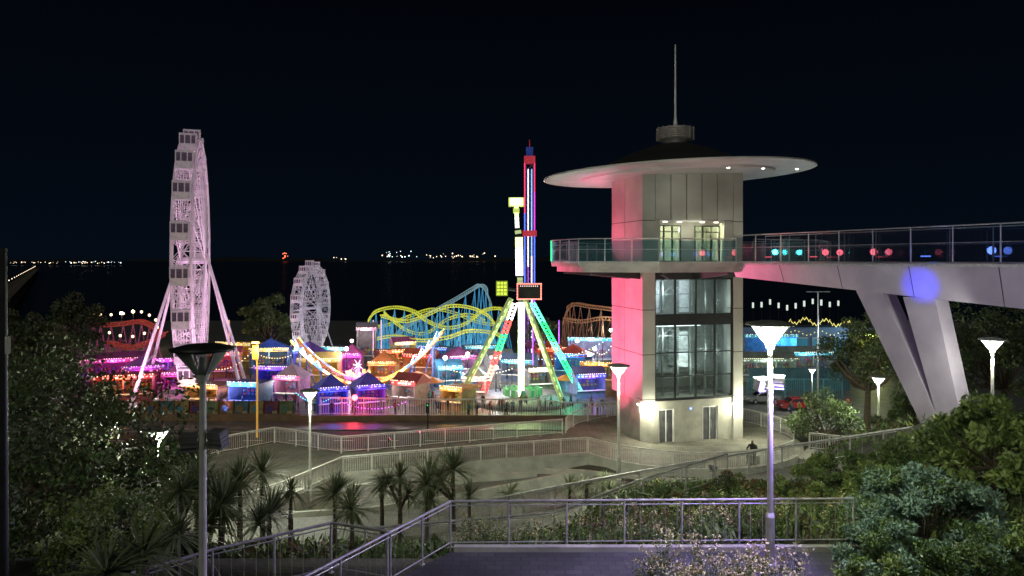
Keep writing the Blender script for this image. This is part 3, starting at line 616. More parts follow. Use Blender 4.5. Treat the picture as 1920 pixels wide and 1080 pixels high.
ledbar(arm,LP(968,385),LP(970,432),.5,[1,2],.5,.85); ledbar(arm,LP(971,432),LP(973,445),.8,[4],.5,.9); ledbar(arm,LP(973,445),LP(974,520),.95,[1,2,2,5],.5,.93)
ledbar(arm,LP(975,520),LP(976,568),.7,[4],.5,.9); ledbar(arm,LP(977,566,-1.1),LP(977,742,-1.1),.75,[2,2,1,2,3,2,2,1,2],.5,.93)
obj('swing_arm',arm,[M_dark,YG,WG,E((.65,1,.45),2.2),mat('lime_frame',(.3,.35,.1),None,.5,0,2,0,(.75,.9,.4),.6),E((.9,.85,1),2.6)],pr_)
hb=MB(); hb.obox(LP(968,379),2.0,1.4,1.1,0,0); 
for i in range(6): hb.obox(LP(958+i*4,379,-.75),.17,.1,.9,0,1)
hb.obox(LP(968,395),.8,.8,.6,0,0)
obj('counterweight_head',hb,[mat('lime_panel',(.5,.6,.1),(.4,.5,.1),.5,0,2,0,(.75,.95,.2),.6),WG],pr_)
hx=MB(); hx.obox(LP(992,546),3.2,1.8,2.1,0,0)
for i in range(17):
    for z in(-1,1): hx.obox(LP(992,546,-.92)+Vector((-1.5+i*.19,0,z*.98)),.12,.12,.15,0,1)
for i in range(11):
    for s in(-1,1): hx.obox(LP(992,546,-.92)+Vector((s*1.52,0,-.98+i*.196)),.15,.12,.12,0,1)
for i in range(9): hx.obox(LP(992,546,-.92)+Vector((-1.1+i*.27,0,.7)),.1,.1,.1,0,2)
obj('hub_housing',hx,[M_dark,E((1,.25,.2),3),E((1,.7,.7),2)],pr_)
bx=MB(); bx.obox(LP(941,541,.5),1.5,1.2,1.9,0,0)
for i in range(3):
    for k in range(4): bx.obox(LP(941,541,-.12)+Vector((-.45+i*.45,0,-.66+k*.45)),.3,.04,.28,0,1)
obj('control_box',bx,[mat('lime_panel2',(.3,.35,.05),(.25,.3,.05),.5,0,2,0,(.6,.8,.05),.25),E((.75,.9,.1),.9)],pr_)
bb=MB(); bb.tube(LP(941,541,.4),LP(992,546,.2),.2,.2,6); obj('axle',bb,M_dark,pr_)
for (u0,v0,u1,v1,dy,mi) in((958,560,858,728,-3.5,[1,1,1]),(966,568,903,735,3,[6,3,2,3,4,3]),(985,562,1054,745,-3.5,[1,1]),(998,568,1096,720,3,[5,2,5,2,5])):
    l=MB(); a_=LP(u0,v0); b_=LP(u1,v1,dy); b_.z=0
    if mi[0]==1:
        l.tube(a_,b_,.36,.36,8,0)
        for k in range(14): p=a_.lerp(b_,(k+.3)/14); q_=a_.lerp(b_,(k+.8)/14); o3=Vector((0,-.36,0)); l.tube(p+o3,q_+o3,.07,.07,4,1)
    else:
        for off in(-.3,.3):
            o3=Vector((off,-.0,0)); ledbar(l,a_+o3,b_+o3,.22,mi,.5,.82)
        n_=int((b_-a_).length/.5)
        for k in range(n_): p=a_.lerp(b_,(k+.3)/n_); l.obox(p,.7,.12,.16,0,mi[int(k/n_*len(mi))])
    l.obox((b_.x,b_.y,.15),1.3,1.3,.3); obj('leg',l,[mat('ride_metal',(.3,.36,.22),(.2,.25,.15),.5,0,2,0,(.5,.65,.2),.3),E((.7,.95,.4),.8),GR,RD,E((1,.45,.4),1.4),E((.15,.95,.65),1.6),E((1,.8,.85),2)],pr_)
pf=MB(); pf.lathe([(0.01,.4),(7,.4),(7,.05)],32); pf.lathe([(1.6,.4),(1.5,.9),(.01,.95)],20); obj('ride_platform',pf,mat('ride_platform',(.25,.25,.3)),pr_)
fs_=MB()
for i in range(12):
    t=2*math.pi*i/12; fs_.obox((2.3*math.cos(t),2.3*math.sin(t),1.2),.5,.5,.9,t,0); fs_.tube((0,0,1.7),(2.3*math.cos(t),2.3*math.sin(t),1.5),.06,.06,5)
obj('seat_ring',fs_,mat('seat_green',(.1,.3,.15),None,.5,0,2,0,(.1,.6,.25),.15),pr_)
light('ride_glow','POINT',(0,-3,7),(.75,1,.4),2200,pr_,.8); light('ride_glow','POINT',(6,-2,3),(.1,1,.5),800,pr_,.6); light('ride_glow','POINT',(-5,-2,3),(1,.3,.2),600,pr_,.6)

# ---------------------------------------------------------------- drop tower
d1=128; dt=root('drop_tower',(gx(993,d1),d1,-5.44),label='slim drop tower ride outlined by red, white and blue light strips',category='drop tower')
def z1(v): return gz(v,d1)+5.44
m=MB()
for x in(-.65,.65):
    for y in(-.65,.65): m.tube((x,y,0),(x,y,z1(300)),.12,.12,5)
z=0
while z<z1(300)-1.2:
    for s in(-.65,.65): m.tube((s,-.65,z),(s,.65,z+1.2),.05,.05,4); m.tube((-.65,s,z),(.65,s,z+1.2),.05,.05,4)
    z+=1.2
obj('lattice_mast',m,mat('drop_metal',(.15,.1,.2)),dt)
for (x,segs) in((-.85,[(295,400,0),(400,530,1),(530,670,3)]),(.85,[(295,360,0),(360,440,2),(440,530,1),(530,670,3)]),(-.25,[(318,500,4),(500,660,3)]),(.35,[(318,480,5),(480,660,4)])):
    m=MB()
    for v0,v1,mi in segs:
        for y in(-.8,.8): m.box(x-.08,x+.08,y-.06,y+.06,z1(v1),z1(v0),mi)
    obj('light_strip',m,[E((1,.04,.15),1.3),E((.08,.15,1),1.6),E((.8,.05,.7),1.3),E((.45,.1,.8),.7),E((.8,.8,1),2.0),E((.2,.4,1),1.6)],dt)
m=MB(); m.obox((0,0,z1(300)),1.9,1.9,1.2,0,0); m.obox((0,0,z1(285)),1.2,1.2,1.6,0,1); m.tube((0,0,z1(280)),(0,0,z1(262)),.08,.05,6,0); m.obox((0,0,z1(438)),2.4,2.4,1.0,0,0)
obj('tower_head',m,[mat('red_panel',(.5,.04,.06),None,.5,0,2,0,(1,.05,.1),.25),mat('blue_panel',(.02,.06,.3),None,.5,0,2,0,(.05,.1,.8),.1)],dt)
m=MB(); m.lathe([(3,.5),(3,0)],20); m.lathe([(.01,.5),(3,.5)],20); m.lathe([(1.1,3),(2,3.1),(2,4.2),(1.1,4.3)],16); obj('passenger_ring',m,mat('ring_paint',(.4,.1,.3)),dt)

# ---------------------------------------------------------------- half pipe ride
d2=106; hp=root('half_pipe_ride',(gx(690,d2),d2,-5.44),label='curved half pipe ride outlined with white, blue and orange lights',category='half pipe ride')
def HPp(t,w=0,off=0):
    u=552+t*278; s=(t-.5)*2; v=716-90*abs(s)**1.9+(-8*s)
    return Vector(((u-690)/F*d2,w,gz(v,d2)+5.44+off))
tr_=MB(); N=60
for i in range(N):
    for w in(-1.5,1.5): tr_.tube(HPp(i/N,w,-.35),HPp((i+1)/N,w,-.35),.2,.2,6,0,False)
    tr_.tube(HPp(i/N,-1.5,-.35),HPp(i/N,1.5,-.35),.08,.08,4)
obj('curved_track',tr_,mat('track_orange',(.5,.2,.06),None,.5,0,1,0,(1,.35,.08),.25),hp)
le=MB()
cols=[5,1,1,0,1,5,0,1,1,1,0,5,5,2,2,2,3,2,0,3,3,1,0,1,3,3,2,2,2,5,2,5,2,2,0,5,1,0,1,1,0,1,1,5,0,1,5]
for i in range(N):
    t=i/N; mi=cols[int(t*len(cols))]
    le.tube(HPp(t,-1.85,-.1),HPp(t+1/N,-1.85,-.1),.19,.19,4,mi,False); le.tube(HPp(t,1.85,-.1),HPp(t+1/N,1.85,-.1),.12,.12,4,mi,False)
    if mi in(0,1) and (t<.3 or t>.7) and i%3==0:
        sg=1 if t>.5 else -1
        le.tube(HPp(t,-1.9,.1),HPp(t+.02*sg,-1.9,.75),.12,.04,4,0); le.tube(HPp(t+.035*sg,-1.9,.1),HPp(t+.02*sg,-1.9,.75),.1,.04,4,1)
obj('track_light_panel',le,[E((1,.95,.8),2.4),E((.1,.25,1),2.0),E((1,.5,.1),1.5),E((1,.12,.08),1.6),E((.8,1,.3),1.6),E((.85,1,.25),1.5)],hp)
for t in(.06,.2,.35,.65,.8,.94):
    su=MB()
    for w in(-1.5,1.5):
        p=HPp(t,w,-.4); su.tube((p.x,w*1.4,0),p,.13,.11,6)
    p=HPp(t,0,-.4); su.tube((p.x*.8,0,0),p,.1,.1,5); su.tube((p.x,-1.9,.2),(p.x,1.9,.2),.1,.1,5)
    obj('track_support',su,mat('blue_steel',(.1,.15,.4)),hp)
go=MB(); g0=HPp(.43,0,0); go.lathe([(.01,.5),(1.9,.5),(2.0,.8),(1.2,1.0),(.3,1.2),(.15,2.2),(.01,2.4)],24,0,g0)
for i in range(10):
    t=i*.628; go.obox(g0+Vector((1.6*math.cos(t),1.6*math.sin(t),1.2)),.3,.35,.6,t,1)
for i in range(7):
    t=i*.9+.3; l_=.6+.5*((i*37)%5)/5; go.tube(g0+Vector((0,0,2.3)),g0+Vector((l_*math.cos(t),-.2,2.3+l_*math.sin(t))),.05,.02,5,2)
obj('spinning_gondola',go,[E((.5,.15,.8),.8),E((1,.6,.2),.8),E((1,.85,1),2)],hp)
light('ride_glow','POINT',g0+Vector((0,-3,3)),(.85,.65,1),2000,hp,.5); light('ride_glow','POINT',(-8,-3,5),(.9,.9,1),700,hp,.5); light('ride_glow','POINT',(8,-3,5),(.6,.7,1),700,hp,.5)

# ---------------------------------------------------------------- coasters
def catmull(P,n=8,closed=False):
    out=[];K=len(P); P=[Vector(p) for p in P]
    for i in range(K-1):
        p0=P[i-1] if i>0 else P[0]; p1=P[i]; p2=P[i+1]; p3=P[i+2] if i+2<K else P[K-1]
        for k in range(n):
            t=k/n; out.append(.5*((2*p1)+(-p0+p2)*t+(2*p0-5*p1+4*p2-p3)*t*t+(-p0+3*p1-3*p2+p3)*t**3))
    out.append(P[-1]); return out
def coaster(name,runs,railm,supm,label,gauge=.6,supstep=5,rr=.13,bulbs=None,ledm=None,dep=.6,sr=1.0):
    o=Vector((runs[0][0][0],runs[0][0][1],-5.44)); r=root(name,o,label=label,category='roller coaster')
    for run in runs:
        C=catmull(run); C=[c-o for c in C]; ra=MB(); su=MB(); le=MB(); dn=Vector((0,0,dep))
        for i in range(len(C)-1):
            d_=(C[i+1]-C[i]); sd=Vector((d_.y,-d_.x,0)); sd=(sd.normalized() if sd.length>1e-4 else Vector((1,0,0)))*gauge
            for s in(-1,1): ra.tube(C[i]+sd*s,C[i+1]+sd*s,rr*.7,rr*.7,5,0,False)
            ra.tube(C[i]-dn,C[i+1]-dn,rr*.9,rr*.9,5,0,False)
            for s in(-1,1): ra.tube(C[i]+sd*s,C[i]-dn,rr*.45,rr*.45,4,0,False)
            ra.tube(C[i]+sd,C[i]-sd,rr*.45,rr*.45,4,0,False)
            if i%supstep==0 and C[i].z>.8:
                b=C[i]-dn; k2=2.5*sr; su.tube((b.x+sd.x*k2,b.y+sd.y*k2,0),b,rr*.9,rr*.8,6); su.tube((b.x-sd.x*k2,b.y-sd.y*k2,0),b,rr*.9,rr*.8,6)
                k=2.2
                while k<b.z-1: 
                    q_=1-k/b.z; su.tube((b.x+sd.x*k2*q_,b.y+sd.y*k2*q_,k),(b.x-sd.x*k2*q_,b.y-sd.y*k2*q_,k),.05,.05,4); k+=2.4
                if i+supstep<len(C):
                    e=C[i+supstep]; su.tube((b.x,b.y,b.z*.15),(e.x,e.y,max(.3,e.z-1)),.045,.045,4)
            if bulbs and i%bulbs==0: le.tube(C[i]+Vector((0,0,.1)),C[i]+Vector((0,0,1.2)),.04,.04,4,0); le.ball(C[i]+Vector((0,0,1.4)),.24,6,1)
        obj('track',ra,railm,r); obj('support',su,supm,r)
        if bulbs: obj('track_bulb',le,[M_dark,ledm],r)
    return r
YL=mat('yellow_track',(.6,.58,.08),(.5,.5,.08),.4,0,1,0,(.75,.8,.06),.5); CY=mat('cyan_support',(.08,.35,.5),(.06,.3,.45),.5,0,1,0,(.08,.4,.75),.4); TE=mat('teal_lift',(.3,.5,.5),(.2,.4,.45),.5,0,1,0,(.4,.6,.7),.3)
q=pt
coaster('roller_coaster',[
 [q(690,600,150),q(705,582,150),q(740,574,148),q(775,582,146),q(800,600,144),q(835,612,142),q(870,606,142),q(905,582,144),q(935,576,148),q(948,590,152),q(930,606,156),q(890,600,158),q(850,584,158),q(810,578,156),q(770,590,154),q(730,606,152),q(700,612,150)],
 [q(700,634,140),q(740,628,138),q(790,636,136),q(840,630,136),q(880,618,138),q(925,622,142),q(940,632,146)],
 [q(715,590,143),q(760,600,141),q(800,588,140),q(840,572,140),q(880,574,142),q(915,590,144),q(930,612,144)],
 [q(720,584,146),q(735,598,146),q(765,618,146),q(800,622,147),q(840,596,147),q(880,588,148),q(910,600,148)]],YL,CY,'yellow roller coaster track weaving on bright blue supports',rr=.1,gauge=.5,supstep=4,dep=.5)
coaster('roller_coaster_lift',[[q(740,632,148),q(760,612,150),q(780,600,152),q(820,578,154),q(860,556,156),q(890,538,158),q(902,533,159),q(912,545,160),q(922,575,160)]],TE,CY,'steep blue roller coaster lift hill with handrails',rr=.1,gauge=.8,supstep=5,sr=.7)
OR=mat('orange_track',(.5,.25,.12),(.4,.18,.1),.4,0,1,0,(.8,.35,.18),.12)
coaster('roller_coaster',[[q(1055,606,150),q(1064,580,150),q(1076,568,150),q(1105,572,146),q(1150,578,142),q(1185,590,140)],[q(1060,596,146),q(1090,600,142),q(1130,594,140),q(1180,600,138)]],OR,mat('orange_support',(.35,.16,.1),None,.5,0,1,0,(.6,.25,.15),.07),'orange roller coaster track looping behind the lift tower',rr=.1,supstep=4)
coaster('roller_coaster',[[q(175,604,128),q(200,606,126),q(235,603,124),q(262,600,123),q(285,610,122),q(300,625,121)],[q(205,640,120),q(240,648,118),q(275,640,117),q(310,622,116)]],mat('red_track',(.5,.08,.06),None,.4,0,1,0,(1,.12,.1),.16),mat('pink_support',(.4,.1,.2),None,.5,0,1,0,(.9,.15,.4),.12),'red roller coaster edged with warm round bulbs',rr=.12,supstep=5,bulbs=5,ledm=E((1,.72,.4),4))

# ---------------------------------------------------------------- kiosks
def kiosk(u,d,w,h,wall,sign,glow,roofc,style,label,dp=3.5,rz=0,en=130):
    r=root('funfair_stall',(gx(u,d),d,-5.44),rz,label=label,category='stall',group='funfair stalls')
    wm=mat('stallwall_%02d%02d%02d'%tuple(int(c*50) for c in wall),wall,None,.6,0,1.5); 
    m=MB(); m.box(-w/2,-w/2+.15,-dp/2,dp/2,0,h); m.box(w/2-.15,w/2,-dp/2,dp/2,0,h); m.box(-w/2+.15,w/2-.15,dp/2-.15,dp/2,0,h); m.box(-w/2+.15,w/2-.15,-dp/2,-dp/2+.12,0,1.0)
    nb=max(1,int(w/2.6))
    for i in range(1,nb): x=-w/2+w*i/nb; m.box(x-.07,x+.07,-dp/2,-dp/2+.12,1,h)
    obj('stall_wall',m,wm,r)
    m=MB(); m.box(-w/2+.05,w/2-.05,-dp/2-.3,-dp/2+.25,1.0,1.08); obj('counter',m,M_white,r)
    m=MB()
    for i in range(int(w/.55)):
        x=-w/2+.4+i*.55
        for z in(1.3,1.75,2.2):
            if z<h-.3 and random.random()<.85: m.obox((x,dp/2-.5,z),.3,.25,.28*random.uniform(.7,1.2),random.random(),random.randrange(3))
    obj('shelf_goods',m,[mat('toy_a',(.7,.2,.3)),mat('toy_b',(.2,.4,.7)),mat('toy_c',(.7,.6,.2))],r)
    m=MB(); m.box(-w/2+.3,w/2-.3,-.1,.1,h-.2,h-.12); obj('interior_light',m,E(glow,2.5),r)
    m=MB(); m.box(-w/2-.1,w/2+.1,-dp/2-.12,-dp/2,h-.05,h+.5,0)
    for i in range(int(w/.5)):
        if random.random()<.8: m.obox((-w/2+.25+i*.5,-dp/2-.14,h+.22),random.uniform(.15,.42),.05,random.uniform(.1,.3),0,1,0,random.uniform(-.5,.5))
    for i in range(int(w/.3)+1):
        if random.random()<.8: m.obox((-w/2+i*.3,-dp/2-.15,h+.52),.08,.08,.08,0,2)
    obj('fascia_sign',m,[mat('fascia_%02d%02d%02d'%tuple(int(c*50) for c in sign),sign,tuple(c*.3 for c in sign),.5,0,.9,0,sign,.2),E(tuple(min(1,c*.6+.4) for c in sign),.9),E((1,.85,.6),2.5)],r)
    m=MB(); rc=mat('stallroof_%02d%02d%02d'%tuple(int(c*50) for c in roofc),roofc,None,.6,0,1,0,roofc,.06)
    if style=='tent':
        b=[(-w/2-.3,-dp/2-.3,h+.1),(w/2+.3,-dp/2-.3,h+.1),(w/2+.3,dp/2+.3,h+.1),(-w/2-.3,dp/2+.3,h+.1),(0,0,h+1.9)]
        m.add(b,[(0,1,4),(1,2,4),(2,3,4),(3,0,4),(3,2,1,0)]); m.tube((0,0,h+1.8),(0,0,h+2.5),.05,.03,5)
    elif style=='gable':
        b=[(-w/2-.2,-dp/2-.2,h+.05),(w/2+.2,-dp/2-.2,h+.05),(w/2+.2,dp/2+.2,h+.05),(-w/2-.2,dp/2+.2,h+.05),(-w/2-.2,0,h+1.3),(w/2+.2,0,h+1.3)]
        m.add(b,[(0,1,5,4),(2,3,4,5),(1,2,5),(3,0,4),(3,2,1,0)])
    else: m.box(-w/2-.15,w/2+.15,-dp/2+.05,dp/2+.15,h,h+.3)
    obj('stall_roof',m,rc,r)
    light('stall_light','POINT',(0,-dp/2-1.0,h-.2),glow,en,r,.4)
MG=(1,.15,.6);OG=(1,.5,.15);CYN=(.1,.7,1);RDD=(1,.08,.06);YLW=(1,.85,.25);WH=(1,.9,.8);BL=(.12,.2,1);PU=(.6,.15,1)
ks=[(235,96,7,3,(.4,.1,.15),RDD,OG,(.4,.05,.05),'flat'),(215,108,9,3.5,(.3,.1,.3),MG,MG,(.3,.05,.2),'gable'),(305,112,8,3,(.3,.3,.5),MG,PU,(.4,.1,.4),'flat'),
(420,116,5,3.4,(.5,.2,.1),OG,MG,(.5,.1,.2),'gable'),(450,128,7,3.6,(.5,.4,.1),YLW,OG,(.5,.3,.05),'flat'),(508,120,6,3.6,(.1,.2,.6),YLW,YLW,(.05,.12,.6),'tent'),
(520,104,5,3,(.2,.1,.4),PU,BL,(.1,.1,.4),'flat'),(548,97,3.5,2.8,(.5,.2,.4),MG,WH,(.6,.4,.5),'tent'),(600,112,6,3,(.5,.4,.1),YLW,OG,(.5,.4,.1),'gable'),
(640,128,6,2.8,(.2,.3,.5),CYN,WH,(.2,.3,.4),'flat'),(688,134,3.4,5.6,(.4,.35,.4),(.7,.3,.5),WH,(.3,.25,.3),'gable'),(740,126,6,2.6,(.5,.15,.08),(1,.25,.15),OG,(.5,.08,.05),'flat'),
(790,120,5,2.6,(.5,.2,.1),RDD,OG,(.5,.1,.05),'gable'),(820,130,6,2.6,(.1,.2,.5),BL,CYN,(.1,.2,.5),'flat'),(860,118,4.5,2.6,(.4,.2,.4),MG,WH,(.4,.1,.3),'tent'),
(900,132,6,2.6,(.2,.2,.5),CYN,WH,(.1,.2,.4),'flat'),(935,118,4,2.7,(.4,.4,.4),WH,WH,(.3,.3,.3),'gable'),(1030,122,5,3.4,(.5,.1,.1),RDD,OG,(.6,.06,.05),'tent'),
(1075,116,5,3.2,(.2,.3,.6),BL,CYN,(.6,.08,.06),'tent'),(1110,130,8,4.2,(.3,.3,.5),CYN,WH,(.2,.2,.5),'flat'),(1125,108,5,3,(.3,.2,.1),OG,OG,(.3,.2,.1),'flat'),
(620,90,3.5,2.5,(.1,.1,.5),BL,BL,(.05,.08,.5),'tent'),(690,91,3.5,2.6,(.3,.1,.4),BL,PU,(.1,.08,.5),'tent'),(395,93,5,2.4,(.3,.2,.1),OG,OG,(.2,.1,.05),'flat'),(860,91,3,2.4,(.3,.2,.1),OG,OG,(.4,.15,.05),'flat'),(470,92,4,2.8,(.1,.2,.4),CYN,BL,(.1,.1,.3),'flat'),(770,94,3.4,2.6,(.4,.3,.3),RDD,WH,(.4,.1,.1),'gable'),
(345,100,5,2.8,(.4,.1,.4),MG,MG,(.4,.1,.3),'tent'),(660,116,3.2,3.2,(.4,.1,.4),PU,MG,(.5,.1,.3),'tent'),(720,110,4,2.8,(.5,.3,.1),OG,OG,(.6,.2,.05),'tent'),(840,107,3.5,2.6,(.1,.3,.5),CYN,WH,(.1,.3,.5),'gable'),(755,136,4,2.8,(.5,.4,.1),YLW,WH,(.5,.1,.3),'gable'),(580,118,3.5,3.4,(.1,.3,.5),CYN,PU,(.2,.1,.5),'tent'),(1008,104,3.5,2.8,(.2,.2,.2),WH,WH,(.3,.3,.3),'flat'),(1100,99,4,2.7,(.2,.2,.5),BL,PU,(.2,.1,.4),'gable'),
(890,98,3,2.5,(.3,.3,.3),WH,WH,(.2,.25,.3),'tent'),(270,104,5,3,(.4,.1,.3),PU,MG,(.3,.1,.4),'tent'),(975,112,5,2.8,(.2,.25,.4),CYN,WH,(.15,.2,.35),'gable')]
cn={MG:'pink',OG:'orange',CYN:'cyan',RDD:'red',YLW:'yellow',WH:'white',BL:'blue',PU:'purple',(1,.25,.15):'red',(.7,.3,.5):'pink'}
for k in ks:
    kiosk(k[0],k[1],k[2],k[3],k[4],k[5],k[6],k[7],k[8],'funfair stall with %s lit fascia and %s roof'%(cn[k[5]],k[8]),rz=random.uniform(-.5,.5),en=320)
for (u,d) in((795,100),(812,98),(782,103),(540,100),(1060,100)):
    m=MB(); m.tube((0,0,0),(0,0,2.5),.04,.04,6,0); 
    vs=[(1.6*math.cos(i*math.pi/4),1.6*math.sin(i*math.pi/4),2.1) for i in range(8)]+[(0,0,2.75)]
    m.add(vs,[(i,(i+1)%8,8) for i in range(8)],1)
    obj('parasol',m,[M_steel,mat('parasol_orange',(.6,.2,.06),(.5,.15,.05),.6,0,1,0,(1,.3,.08),.15)],None,(gx(u,d),d,-5.44),label='orange parasol standing among the funfair tables',category='parasol',group='orange parasols')
for (u0,v0,u1,v1,d,c,n) in((400,690,470,660,100,(1,.8,.4),14),(470,655,545,665,112,(1,.8,.4),16),(620,690,660,690,100,MG,12),(840,690,960,690,104,(1,.9,.7),22),(1010,672,1130,640,110,(.6,.8,1),20),(230,690,300,690,100,(.9,.3,.2),14),(555,735,620,745,89,CYN,16),(640,752,760,752,87,PU,20),(700,668,800,655,122,OG,20),(1120,660,1150,640,105,WH,8),(700,655,830,648,134,(1,.8,.5),26)):
    m=MB(); a_=pt(u0,v0,d); b_=pt(u1,v1,d); P=[a_.lerp(b_,t)-Vector((0,0,.8*4*t*(1-t))) for t in np.linspace(0,1,n)]
    P0=P[0].copy(); P=[p-P0 for p in P]; m.path(P,.02,4,0)
    for p in P: m.ball(p-Vector((0,0,.12)),.075,6,1)
    zg=-5.44-P0.z; m.tube((0,0,zg),(0,0,0),.05,.05,5,0); m.tube((P[-1].x,P[-1].y,zg),P[-1],.05,.05,5,0)
    obj('festoon_light_string',m,[M_dark,E(c,3)],None,P0,label='string of glowing bulbs between two thin poles',category='light string',group='festoon strings in the funfair')
for (u,v,d,c,e) in((877,665,112,(.9,.95,1),2200),(1082,640,125,(.8,.9,1),2500),(1115,655,118,(.8,.9,1),1700),(905,650,135,(1,.9,.8),1700),(660,640,140,(1,.85,.9),1500),(556,655,118,(1,.9,.7),900),(1145,620,140,(.9,1,.9),1200),(250,585,150,(1,.7,.4),900),(228,588,148,(1,.7,.4),900),(650,655,112,(1,.7,.9),1200),(835,672,104,(.8,.9,1),1100),(930,690,100,(.9,1,1),1500)):
    p=pt(u,v,d); r=root('park_lamp',(p.x,p.y,-5.44),label='slim mast lamp with bright round head in the funfair',category='lamp',group='funfair mast lamps')
    hh=p.z+5.44; m=MB(); m.tube((0,0,0),(0,0,hh),.08,.06,6); obj('pole',m,M_dark,r); m=MB(); m.ball((0,-.15,hh+.1),.32,10); obj('lamp_globe',m,E(c,8),r)
    light('lamp_light','POINT',(0,-.7,hh+.1),c,e,r,.4)
r=root('beacon_lamp',(gx(665,86),86,-5.44),label='glaring red round lamp at the funfair entrance',category='lamp'); m=MB(); m.tube((0,0,0),(0,0,1.9),.05,.05,6); obj('pole',m,M_dark,r); m=MB(); m.ball((0,0,2.2),.36,12); obj('lamp_globe',m,E((1,.08,.1),9),r); light('lamp_light','POINT',(0,-.8,2.2),(1,.05,.08),700,r,.3)
r=root('sign_post',(gx(482,76),76,-5.44),label='tall yellow lit post with orange sign panel',category='sign post')
m=MB(); m.tube((0,0,0),(0,0,gz(645,76)+5.44),.11,.08,10); obj('pole',m,mat('yellow_pole',(.6,.4,.06),None,.4,0,1,0,(1,.5,.08),.4),r)
m=MB(); m.obox((-.1,-.2,gz(660,76)+5.44),.6,.15,1.4,0,0); m.obox((-.1,-.2,gz(642,76)+5.44),.7,.2,.2,0,1); obj('sign_panel',m,[E((.9,.35,.04),.6),E((1,.6,.2),3)],r)
light('lamp_light','POINT',(0,-1,9),(1,.6,.15),900,r,.2)
fence('boundary_fence',[(gx(600,87),87,-5.4),(gx(850,87),86,-5.4),(gx(1010,86),86,-5.4),(gx(1060,84),84,-5.4),(gx(1200,84),84,-5.4)],h=2.0,sp=2.6,pk=.28,r=.05,pr=.028,mats=(M_white,M_white,M_white),label='white vertical bar fence along the funfair edge',cat='fence')
for i in range(10):
    u0=285+i*28; c=[(.3,.12,.05),(.08,.16,.22),(.35,.25,.1),(.22,.05,.08),(.15,.2,.1)][i%5]
    m=MB(); m.box(-.85,.85,-.05,.05,.1,2.1,0); m.obox((-.2,-.07,1.2),.7,.04,.7,0,1,0,.6); m.obox((.35,-.07,.8),.5,.04,.4,0,2); m.box(-.9,-.82,-.08,.08,0,2.2,3); m.box(.82,.9,-.08,.08,0,2.2,3)
    obj('hoarding_panel',m,[mat('hoard%d'%(i%5),c,tuple(x*.4 for x in c),.6,0,1.4),mat('hoardb%d'%((i+2)%5),c[::-1],None,.6,0,2),mat('hoardc',(.4,.34,.2)),M_dark],None,(gx(u0,84),84,-5.34),label='painted hoarding panel along the funfair boundary',category='hoarding',group='painted hoarding panels')
mb=MB(); mb.box(-58,-24,83.3,83.6,-5.4,-4.6); mb.box(-24.0,20,83.3,83.6,-5.4,-4.75); obj('boundary_wall',mb,mat('brown_wall',(.2,.13,.08),(.14,.09,.06),.8,0,1,.3),None,label='low brown wall along the seafront promenade',category='wall')
for (u,v0,v1,d,c) in((1020,640,735,112,BL),(700,600,660,135,(.9,.5,.7)),(715,600,660,135,(.9,.5,.7)),(430,600,650,140,(1,.4,.2)),(1048,600,690,125,PU),(999,560,700,108,PU)):
    m=MB(); x=gx(u,d); zt=gz(v0,d)+5.44; m.tube((0,0,0),(0,0,zt),.09,.09,6,0); m.box(-.07,.07,-.2,-.1,.6,zt,1); obj('neon_pylon',m,[M_dark,E(c,1.2)],None,(x,d,-5.44),label='slim pylon with vertical neon strip',category='pylon',group='neon pylons')

# ---------------------------------------------------------------- seafront buildings behind the tower
r=root('arcade_building',(gx(1520,132),132,-5.44),label='flat roofed amusement building with blue lit facade and yellow zigzag lights',category='building')
m=MB(); m.box(-13,13,0,10,0,6.2); obj('building_wall',m,mat('arcade_wall',(.2,.25,.35),(.15,.18,.3),.7,0,.4,0,(.05,.2,.5),.05),r)
m=MB(); m.box(-13.3,13.3,-.3,10.3,6.2,6.7); obj('building_roof',m,M_dark,r)
m=MB()
for i in range(36):
    x=-4+i*.35; z=7.2-.5*math.sin(i*.6)-i*.02; m.tube((x,-.35,z+(.5 if i%2 else 0)),(x+.35,-.35,z+(0 if i%2 else .5)),.06,.06,5)
    if i%2: m.ball((x,-.4,5.2+.4*math.sin(i*.5)),.12,6)
obj('zigzag_light',m,E((1,.85,.25),.9),r)
m=MB()
for i in range(8): m.box(-12+i*3.1,-9.9+i*3.1,-.12,-.02,.8,4.2)
obj('building_window',m,E((.08,.35,.5),.15),r)
m=MB()
for i in range(8): m.box(-12.15+i*3.1,-12+i*3.1,-.2,0,.6,4.4); m.box(-12+i*3.1,-9.9+i*3.1,-.2,0,4.2,4.4)
obj('window_frame',m,M_white,r)
light('facade_light','POINT',(-6,-4,4),(.1,.5,1),700,r,.5); light('facade_light','POINT',(7,-4,4),(.4,.8,1),700,r,.5)
for i,u in enumerate(range(1412,1575,16)):
    d=190+random.uniform(-12,12); p=pt(u,573+random.uniform(-7,7),d); m=MB(); m.tube((0,0,0),(0,0,p.z+5.44),.12,.1,6,0); m.obox((0,0,p.z+5.6),.42,.3,1.4,0,1)
    obj('lantern_post',m,[M_dark,E((.8,.9,.8),.8)],None,(p.x,d,-5.44),label='tall white lantern post on the far promenade',category='lamp post',group='far promenade lanterns')
kiosk(1500,118,9,3.2,(.3,.3,.3),CYN,(.7,.9,1),(.2,.25,.25),'gable','low cream pavilion with pitched roof',en=200)
kiosk(1430,112,9,3,(.35,.35,.3),(.3,.4,.3),(.7,1,.9),(.18,.2,.17),'gable','low green roofed pavilion',en=200)
kiosk(1627,120,5,6,(.4,.4,.1),(.8,1,.3),(.9,1,.4),(.3,.4,.1),'flat','stall with bright lime lit sign',en=600)
kiosk(1440,128,9,5,(.2,.3,.5),(.2,.8,1),(.2,.7,1),(.1,.2,.4),'flat','stall with cyan lit fascia',en=200)
